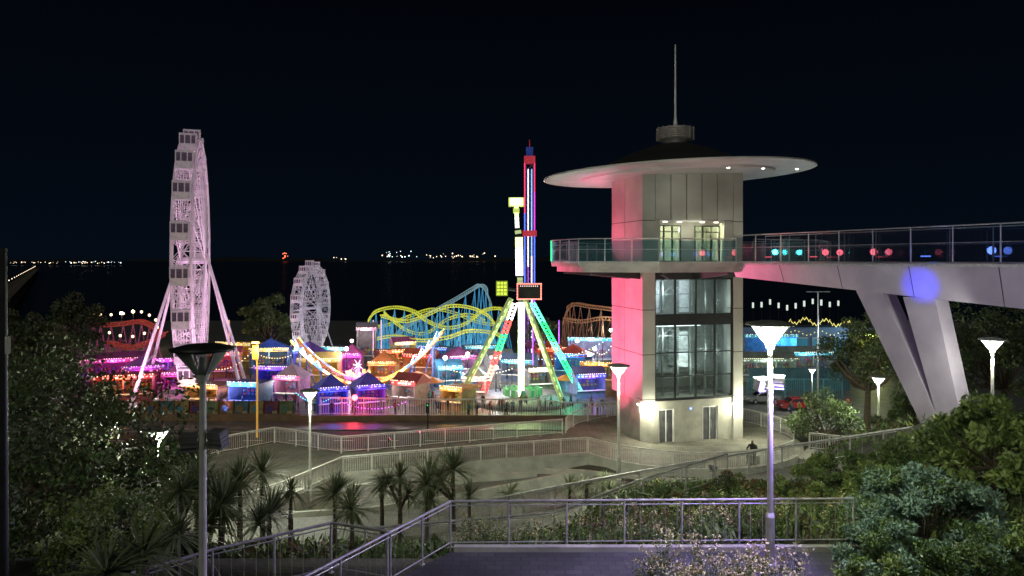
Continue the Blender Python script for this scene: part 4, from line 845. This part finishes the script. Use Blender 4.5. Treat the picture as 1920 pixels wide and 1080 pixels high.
fence('boundary_fence',[(gx(1400,98),98,-5.4),(gx(1580,98),98,-5.4)],h=2.4,sp=2.5,pk=.25,r=.05,pr=.03,mats=(mat('fence_cyan_light_tint',(.1,.3,.35)),)*3,label='bar fence beside the seafront car park, cyan light put into its colour',cat='fence')  # teal base colour stands for cyan light on the bars
mb=MB(); mb.box(-7,7,0,.3,0,3.0); mb.box(-7.1,7.1,-.05,.35,3.0,3.15); obj('carpark_wall',mb,mat('wall_blue_light_tint',(.06,.14,.17),(.04,.09,.12),.7,0,.8),None,(gx(1500,103),103,-5.44),label='long wall beside the car park, blue light put into its colour',category='wall')  # teal base colour stands for blue light falling on the wall
r=root('street_light',(gx(1534,95),95,-5.44),label='tall grey twin arm street light column',category='street light'); m=MB(); hh=gz(547,95)+5.44; m.tube((0,0,0),(0,0,hh),.16,.08,8); m.tube((-1.0,0,hh),(1.0,0,hh),.05,.05,6); obj('pole',m,M_steel,r)
for s in(-1.2,1.2): m=MB(); m.obox((s,0,hh),.6,.3,.12); obj('lamp_head',m,M_steel,r)
light('carpark_light','POINT',(0,-3,hh-5),(.85,1,1),1100,r,.4)
def car(loc,rz,paint,label):
    r=root('parked_car',loc,rz,label=label,category='car',group='parked cars'); b=MB()
    P=[(-2.1,.35),(-2.12,.75),(-2.0,.95),(-1.1,1.02),(-.55,1.42),(.75,1.45),(1.45,1.05),(2.05,.95),(2.12,.6),(2.05,.35)]
    n=len(P); vs=[]
    for y,s in((-.82,.97),(-.68,1.0),(.68,1.0),(.82,.97)):
        for x,z in P:
            yy=y if z<1.1 else y*.8; vs.append((x*s if abs(y)>.7 else x,yy,z))
    fs=[(k*n+i,(k+1)*n+i,(k+1)*n+(i+1)%n,k*n+(i+1)%n) for k in range(3) for i in range(n)]; fs+=[tuple(range(n)),tuple(range(3*n,4*n))[::-1]]
    b.add(vs,fs,0,False); obj('body',b,paint,r)
    g=MB()
    for s in(-1,1): g.add([(-1.0,.83*s,1.03),(-.5,.69*s,1.36),(.7,.69*s,1.38),(1.3,.83*s,1.05)],[(0,1,2,3)])
    g.add([(-1.14,-.6,1.05),(-1.14,.6,1.05),(-.62,.52,1.4),(-.62,-.52,1.4)],[(0,1,2,3)]); g.add([(1.42,-.6,1.1),(1.42,.6,1.1),(.82,.52,1.46),(.82,-.52,1.46)],[(0,1,2,3)])
    obj('window',g,mat('car_glass',(.02,.02,.03),None,.05),r)
    for x in(-1.3,1.3):
        for y in(-.8,.8):
            w=MB(); w.tube((x,y-.1,.32),(x,y+.1,.32),.32,.32,16,0); w.tube((x,y-.11,.32),(x,y+.11,.32),.18,.18,12,1); obj('wheel',w,[M_black,M_steel],r)
    for y in(-.6,.6):
        h=MB(); h.obox((-2.09,y,.72),.1,.3,.14); obj('headlight',h,M_white,r)
car((gx(1490,90),90,-5.4),.2,mat('red_car_paint',(.25,.03,.03),(.2,.02,.02),.25,.2),'dark red hatchback parked beyond the terrace railing')
car((gx(1430,94),94,-5.4),.1,mat('grey_car_paint',(.25,.25,.27),(.2,.2,.22),.25,.3),'grey hatchback parked near the seafront wall')
r=root('signal_post',(gx(802,76),76,-5.4),label='dark traffic signal post beside the road',category='signal post'); m=MB(); m.tube((0,0,0),(0,0,3.4),.07,.06,8); m.obox((0,-.1,3.0),.35,.3,1.0); obj('signal_housing',m,M_dark,r); m=MB(); m.ball((0,-.27,3.3),.1,8); obj('signal_lamp',m,E((.05,.5,.15),1),r)

# ---------------------------------------------------------------- vegetation
def leafmesh(name,C,L,Wd,mats,mi=None,up=0.0,dirs=None):
    n=len(C); C=np.asarray(C); dr=rng.normal(size=(n,3)) if dirs is None else dirs+rng.normal(size=(n,3))*.8; dr[:,2]+=up; dr/=np.linalg.norm(dr,axis=1)[:,None]
    sd=np.cross(dr,rng.normal(size=(n,3))); sd/=np.linalg.norm(sd,axis=1)[:,None]; s=rng.uniform(.6,1.35,(n,1))
    v=np.stack([C-dr*L/2*s,C+sd*Wd/2*s,C+dr*L/2*s,C-sd*Wd/2*s],1).reshape(-1,3)
    me=bpy.data.meshes.new(name); me.vertices.add(4*n); me.vertices.foreach_set('co',v.ravel()); me.loops.add(4*n); me.loops.foreach_set('vertex_index',np.arange(4*n,dtype=np.int32))
    me.polygons.add(n); me.polygons.foreach_set('loop_start',np.arange(0,4*n,4,dtype=np.int32)); me.polygons.foreach_set('loop_total',np.full(n,4,dtype=np.int32))
    for m in mats: me.materials.append(m)
    if mi is not None: me.polygons.foreach_set('material_index',np.asarray(mi,dtype=np.int32))
    me.update(); me.validate(); return me
def clumps(R,K,sub,shell=.55,zmin=-1):
    out=[]
    while len(out)<K:
        p=rng.normal(size=3); p/=np.linalg.norm(p); 
        if p[2]<zmin: continue
        p*=rng.uniform(shell,1.0); out.append((p*np.array(R),sub*rng.uniform(.6,1.3)*min(R)))
    return out
def foliage(cl,n,L,Wd,mats,name='crown',up=0,out=0.0):
    P=[];MI=[];DD=[]
    for i,(c,r) in enumerate(cl):
        k=int(n*rng.uniform(.6,1.3)); d=rng.normal(size=(k,3)); d/=np.linalg.norm(d,axis=1)[:,None]; rad=rng.uniform(.25,1,(k,1))**.5*r*rng.uniform(.8,1.15,(k,1))
        P.append(c+d*rad*np.array([1,1,.75])); DD.append(d); MI+= [int(rng.integers(0,len(mats))) if rng.random()<.25 else i%len(mats) for _ in range(k)]
    return leafmesh(name,np.concatenate(P),L,Wd,mats,MI,up,np.concatenate(DD) if out else None)
def tree(x,y,H,R,K,n,L,Wd,mats,label,sub=.33,name='tree',zmin=-.7,base=None,group=None):
    z=hgt(x,y) if base is None else base; r=root(name,(x,y,z),label=label,category='tree' if 'tree' in name else 'shrub',group=group)
    cl=clumps(R,K,sub,.45,zmin); c0=np.array([0,0,H-R[2]]); cl=[(c+c0,s) for c,s in cl]
    t=MB(); fork=Vector((0.1,0,max(.4,(H-R[2])*.55))); t.tube((0,0,-.4),fork,.04*H*.6+.05,.03*H*.6+.03,9)
    for c,s in cl[::max(1,len(cl)//14)]:
        c=Vector(c); m_=fork.lerp(c,.5)+Vector((0,0,-.1*R[2])); t.tube(fork,m_,.015*H+.02,.01*H+.015,6); t.tube(m_,c,.01*H+.015,.006,5)
    obj('trunk' if 'tree' in name else 'stem',t,M_bark,r); obj('crown' if 'tree' in name else 'foliage',foliage(cl,n,L,Wd,mats),None,r)
    return r
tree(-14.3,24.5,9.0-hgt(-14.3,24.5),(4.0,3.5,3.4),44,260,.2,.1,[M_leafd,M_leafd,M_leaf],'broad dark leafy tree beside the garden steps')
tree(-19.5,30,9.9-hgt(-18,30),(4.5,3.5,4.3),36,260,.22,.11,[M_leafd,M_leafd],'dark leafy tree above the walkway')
tree(-11.4,20.8,6.4-hgt(-11,21),(1.9,1.5,1.7),36,220,.14,.07,[M_leaf,M_leaf2,M_leaf2],'yellow green leafy tree with lamp glow put into its leaf colour')  # paler leaves stand for lamp glow on this tree
tree(-9.2,16.8,7.7-5.7,(1.4,1.2,1.1),28,230,.1,.05,[M_leaf,M_leaf2,M_leaf2],'low leafy shrub with lamp glow put into its leaf colour',name='leafy_shrub')  # light leaf tone stands for lamp glow on this shrub
tree(-11.6,16.0,8.4-5.7,(1.6,1.4,1.5),30,230,.11,.05,[M_leafd,M_leaf,M_leafd],'dark leafy shrub at the garden edge',name='leafy_shrub')
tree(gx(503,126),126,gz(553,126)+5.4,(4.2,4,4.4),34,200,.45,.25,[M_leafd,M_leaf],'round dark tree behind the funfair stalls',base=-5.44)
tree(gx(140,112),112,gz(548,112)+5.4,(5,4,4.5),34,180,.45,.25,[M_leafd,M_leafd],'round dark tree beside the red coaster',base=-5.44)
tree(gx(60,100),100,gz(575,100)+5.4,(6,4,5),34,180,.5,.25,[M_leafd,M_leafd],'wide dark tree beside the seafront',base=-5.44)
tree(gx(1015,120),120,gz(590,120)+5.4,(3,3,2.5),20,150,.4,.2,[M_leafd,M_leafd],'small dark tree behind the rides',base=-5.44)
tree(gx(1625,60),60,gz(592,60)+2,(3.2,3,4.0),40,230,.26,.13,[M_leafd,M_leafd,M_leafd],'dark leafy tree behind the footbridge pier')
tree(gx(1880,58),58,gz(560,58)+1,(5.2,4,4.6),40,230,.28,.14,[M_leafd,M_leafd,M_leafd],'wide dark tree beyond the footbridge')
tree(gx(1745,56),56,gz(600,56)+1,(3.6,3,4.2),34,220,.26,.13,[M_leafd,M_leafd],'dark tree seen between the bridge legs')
tree(gx(1600,47.5),52,4.0,(2.6,2,2.0),30,220,.18,.09,[M_leafd,M_leaf],'rounded shrub tree beside the side walkway railing',name='leafy_tree')
tree(gx(1690,42),40,gz(745,41)-hgt(gx(1690,41),41),(2.4,1.8,1.7),36,260,.16,.07,[M_leaf,M_leafd,M_leaf],'rounded shrub growing at the foot of the bridge pier',name='leafy_shrub')
tree(gx(1860,24),24,gz(735,24)-5.5,(2.3,1.8,1.8),60,120,.26,.1,[M_leaf,M_leaf2,M_leaf2],'young broad leaved tree under the footbridge',sub=.26,base=5.4)
def shrub(x,y,z,R,K,n,L,Wd,mats,label,sub=.3,group='garden shrubs'):
    r=root('garden_shrub',(x,y,z),label=label,category='shrub',group=group); cl=clumps(R,K,sub,.6,-.2)
    t=MB()
    for c,s in cl[::3]: t.tube((c[0]*.1,c[1]*.1,-.2),Vector(c)*.9,.03,.01,5)
    obj('stem',t,M_bark,r); obj('foliage',foliage(cl,n,L,Wd,mats,'foliage',.2,1.0),None,r)
shrub(gx(1740,19.2),19.3,5.55,(2.2,1.6,1.85),120,330,.12,.045,[M_leafb,M_leafb,M_leaf],'large blue green feathery shrub beside the path',.2)
shrub(gx(1645,17.4),17.3,5.5,(.95,.8,1.45),60,300,.11,.04,[M_leafb,M_leafb,M_leaf],'blue green shrub growing over the railing end',.3)
shrub(gx(1640,15.2),15.3,5.3,(1.2,.8,1.45),70,320,.1,.04,[M_leaf,M_leafb,M_leaf2],'low dense green shrub at the path edge',.26)
shrub(gx(1790,15.8),15.8,5.3,(1.5,.9,1.6),90,320,.1,.04,[M_leaf,M_leafb,M_leaf],'dense green hedge shrub at the path edge',.26)
shrub(gx(1920,16.4),16.4,5.4,(1.4,1.1,1.8),80,320,.11,.04,[M_leaf,M_leaf2,M_leafb],'rounded green shrub at the path edge',.24)
shrub(gx(1620,24),24.5,4.9,(1.9,1.2,1.1),54,220,.12,.06,[M_leaf2,M_leaf],'spreading olive green shrub on the slope',.28)
shrub(gx(1500,27),27,3.9,(2.4,1.4,.9),60,200,.12,.06,[M_leaf2,M_leaf,M_leafr],'low yellow green shrub bed on the slope',.28)
shrub(gx(1380,28),28,3.6,(1.5,1.2,1.1),46,200,.12,.06,[M_leafd,M_leaf,M_leafr],'dark rounded shrub on the slope',.28)
shrub(gx(1270,27.5),27.5,3.0,(1.5,1.1,1.1),46,200,.12,.06,[M_leafd,M_leafr,M_leafd],'dark reddish shrub below the ramp',.28)
shrub(gx(1590,30),30,4.2,(2.3,1.2,.8),50,180,.13,.06,[M_leaf2,M_leaf],'olive shrub mass beside the ramp handrail',.28)
shrub(gx(1760,29),29,5.0,(2.3,1.4,1.3),56,200,.16,.06,[M_leaf,M_leaf2,M_leaf],'tall leafy shrub beneath the footbridge',.28)
shrub(gx(1090,24),24.5,3.1,(1.5,.9,.7),40,160,.12,.05,[M_leafd,M_leaf],'low shrub behind the path railing',.3)
shrub(gx(940,28),28,1.4,(1.5,.9,.8),40,160,.12,.05,[M_leafd,M_leaf],'low dark shrub in the planting bed',.3)
shrub(gx(1160,31),31,2.0,(1.6,.9,.6),40,160,.12,.05,[M_leaf,M_leafr],'low mixed shrub beside the ramp',.3)
shrub(gx(300,20),20,4.0,(2.0,1.2,1.5),60,200,.14,.06,[M_leafd,M_leaf],'dark leafy shrub beside spiky palms',.3)
shrub(gx(120,13.5),13.3,5.5,(1.6,1.0,1.2),60,220,.1,.05,[M_leafd,M_leafd,M_leaf],'dark low shrub at the garden corner',.3)
def cord_mesh(nl,ln,wd,droop):
    vs=[];fs=[]
    for i in range(nl):
        th=rng.uniform(0,6.283); el=math.asin(rng.uniform(-.45,1)); L=ln*rng.uniform(.75,1.15); d=Vector((math.cos(th)*math.cos(el),math.sin(th)*math.cos(el),math.sin(el)))
        sd=Vector((-math.sin(th),math.cos(th),0)); o=len(vs); seg=4; dr=droop*rng.uniform(.4,1.3)
        for k in range(seg+1):
            t=k/seg; c=d*L*t+Vector((0,0,-dr*t*t*L)); w=wd*(.5+1.2*t if t<.4 else 1-(t-.4)/.6*.97)
            vs+=[tuple(c-sd*w/2),tuple(c+sd*w/2)]
        for k in range(seg): fs.append((o+2*k,o+2*k+1,o+2*k+3,o+2*k+2))
    me=bpy.data.meshes.new('leaf_head'); me.from_pydata(vs,[],fs); me.materials.append(M_blade); me.update(); return me
HM=[cord_mesh(120,.95,.05,.35),cord_mesh(105,.85,.045,.55),cord_mesh(130,1.05,.05,.25)]
def cordyline(u,v,d,heads=1,s=1.0,base=None):
    top=pt(u,v,d); zb=hgt(top.x,d) if base is None else base
    r=root('cordyline_palm',(top.x,d,zb),rng.uniform(0,6),label='spiky cordyline palm with %s on a thin trunk'%('several leaf heads' if heads>1 else 'one leaf head'),category='palm',group='cordyline palms in the garden')
    H=max(.3,top.z-zb); t=MB(); f=Vector((0,0,H*.6 if heads>1 else H)); t.tube((0,0,-.2),f,.09*s,.07*s,8)
    hs=[Vector((0,0,H))]+[Vector((rng.uniform(-.9,.9)*s,rng.uniform(-.6,.6)*s,H*rng.uniform(.7,.95))) for _ in range(heads-1)]
    for h in hs:
        if heads>1: t.tube(f,h,.06*s,.05*s,7)
        k=s*rng.uniform(.85,1.15); o=obj('leaf_head',HM[int(rng.integers(3))],None,r,h); o.scale=(k,k,k); o.rotation_euler=(rng.uniform(-.25,.25),rng.uniform(-.25,.25),rng.uniform(0,6))
    obj('trunk',t,M_bark,r)
for a in ((628,925,28,2,1.2),(660,955,27,1,1.1),(716,915,31,1,1.1),(750,895,30,3,1.25),(800,910,30,2,1.1),(850,880,32,3,1.35),(492,885,30,1,1.3),(545,920,26,2,1.2),(450,905,23,3,1.2),(415,945,21,2,1.2),(340,920,22,3,1.2),(1132,900,36,2,1.1),(1100,910,36,1,1.1),(1068,915,38,1,1.0),(955,925,34,1,.95),(370,880,25,2,1.2),(505,965,20,2,1.0),(880,930,31,1,1.0)):
    cordyline(*a)
for a in ((270,1040,13.5,1,1.2,5.6),(200,1075,12.8,1,1.15,5.6),(330,1005,15.5,1,1.2,5.5)): cordyline(*a)
N=42000; X=rng.uniform(-14,27,N); Y=rng.uniform(18.6,42.5,N); keep=[]
for i in range(N):
    x,y=X[i],Y[i]
    if y>36.5 and x<9: continue
    pyc=np.interp(x,[-16,-8,-2,2.5,5.5],[32,34,36.4,39.6,42.2])
    if x<6 and abs(y-pyc)<2.0: continue
    ryc=np.interp(x,[-3,2,8,13,20],[31,33.2,33.8,34.4,35.4])
    if -3<x<20 and abs(y-ryc)<1.2: continue
    if math.sin(x*1.7)+math.sin(y*1.3+x)<-1.2: continue
    keep.append((x,y,hgt(x,y)+.12+rng.uniform(0,.36)))
MI=[0 if (math.sin(c[0]*.9+c[1]*.5)+rng.normal()*.5)>0 else (1 if rng.random()<.55 else (2 if rng.random()<.7 else 3)) for c in keep]
obj('ground_cover',leafmesh('ground_cover',np.array(keep),.34,.08,[M_leaf,M_leafd,M_leaf2,M_leafr],MI,1.0),None,None,label='mixed low planting covering the slope',category='ground cover',kind='stuff')
def weed(x,y,z,h,n,label,fl=M_dry):
    r=root('flowering_weed',(x,y,z),label=label,category='plant',group='flowering weeds by the path'); t=MB(); P=[]; Q=[]
    for i in range(n):
        a=rng.uniform(0,6.28); l=rng.uniform(.1,.45); hh=h*rng.uniform(.5,1); e=Vector((math.cos(a)*l,math.sin(a)*l,hh)); m_=e*.5+Vector((0,0,.1)); t.tube((0,0,-.1),m_,.008,.006,4); t.tube(m_,e,.006,.003,4)
        for k in range(16): P.append(np.array(e)+rng.normal(size=3)*.06)
        for k in range(14): tt=rng.uniform(.1,.9); Q.append(np.array(e)*tt+rng.normal(size=3)*.05)
    obj('stem',t,M_leaf,r); obj('flower_head',leafmesh('flower_head',np.array(P),.05,.035,[fl]),None,r); obj('foliage',leafmesh('foliage',np.array(Q),.12,.03,[M_leaf]),None,r)
for i in range(26):
    u=1215+i*11+rng.uniform(-8,8); d=14.8+rng.uniform(-.5,1.2); weed(gx(u,d),d,5.74,.85+rng.uniform(-.2,.4),10,'pale dry flowering weed growing at the path edge')
for i in range(70):
    x=rng.uniform(-1.5,9); y=rng.uniform(18.5,21); weed(x,y,hgt(x,y),1.0+rng.uniform(-.2,.4),6,'thin wild stems growing behind the railing',[M_dry,M_leafr,M_leaf2][i%3])
mb=MB(); mb.prism([(gx(1200,14.0),13.0),(gx(1480,14.0),13.0),(gx(1490,16.1),16.1),(gx(1230,16.1),16.1)],5.7,5.775); obj('planting_soil',mb,M_soil,None,kind='structure')

# ---------------------------------------------------------------- world & camera
w=bpy.data.worlds.new('World'); scene.world=w; w.use_nodes=True; nt=w.node_tree; bg=nt.nodes['Background']
tc=nt.nodes.new('ShaderNodeTexCoord'); sp=nt.nodes.new('ShaderNodeSeparateXYZ'); rp=nt.nodes.new('ShaderNodeValToRGB')
nt.links.new(tc.outputs['Generated'],sp.inputs[0]); nt.links.new(sp.outputs['Z'],rp.inputs[0])
rp.color_ramp.elements[0].position=0.0; rp.color_ramp.elements[0].color=(.0014,.0036,.0072,1); rp.color_ramp.elements[1].position=.35; rp.color_ramp.elements[1].color=(.0006,.0011,.0028,1)
nt.links.new(rp.outputs[0],bg.inputs['Color']); bg.inputs['Strength'].default_value=1.0
sun=light('town_glow_fill','SUN',(0,0,50),(.94,1,.82),.5,None,.1); sun.data.angle=math.radians(25); sun.rotation_euler=Vector((.28,.8,-.62)).to_track_quat('-Z','Y').to_euler()  # added wide sun standing for unseen town glow behind the camera
cam=bpy.data.cameras.new('Camera'); co=bpy.data.objects.new('Camera',cam); COL.objects.link(co); co.location=(0,0,EYE); co.rotation_euler=(math.radians(90),0,0)
cam.lens=26.0; cam.sensor_width=36; cam.shift_y=-53/1920; cam.clip_end=40000; cam.clip_start=.1; scene.camera=co
scene.view_settings.view_transform='Standard'; scene.view_settings.look='None'; scene.view_settings.exposure=0
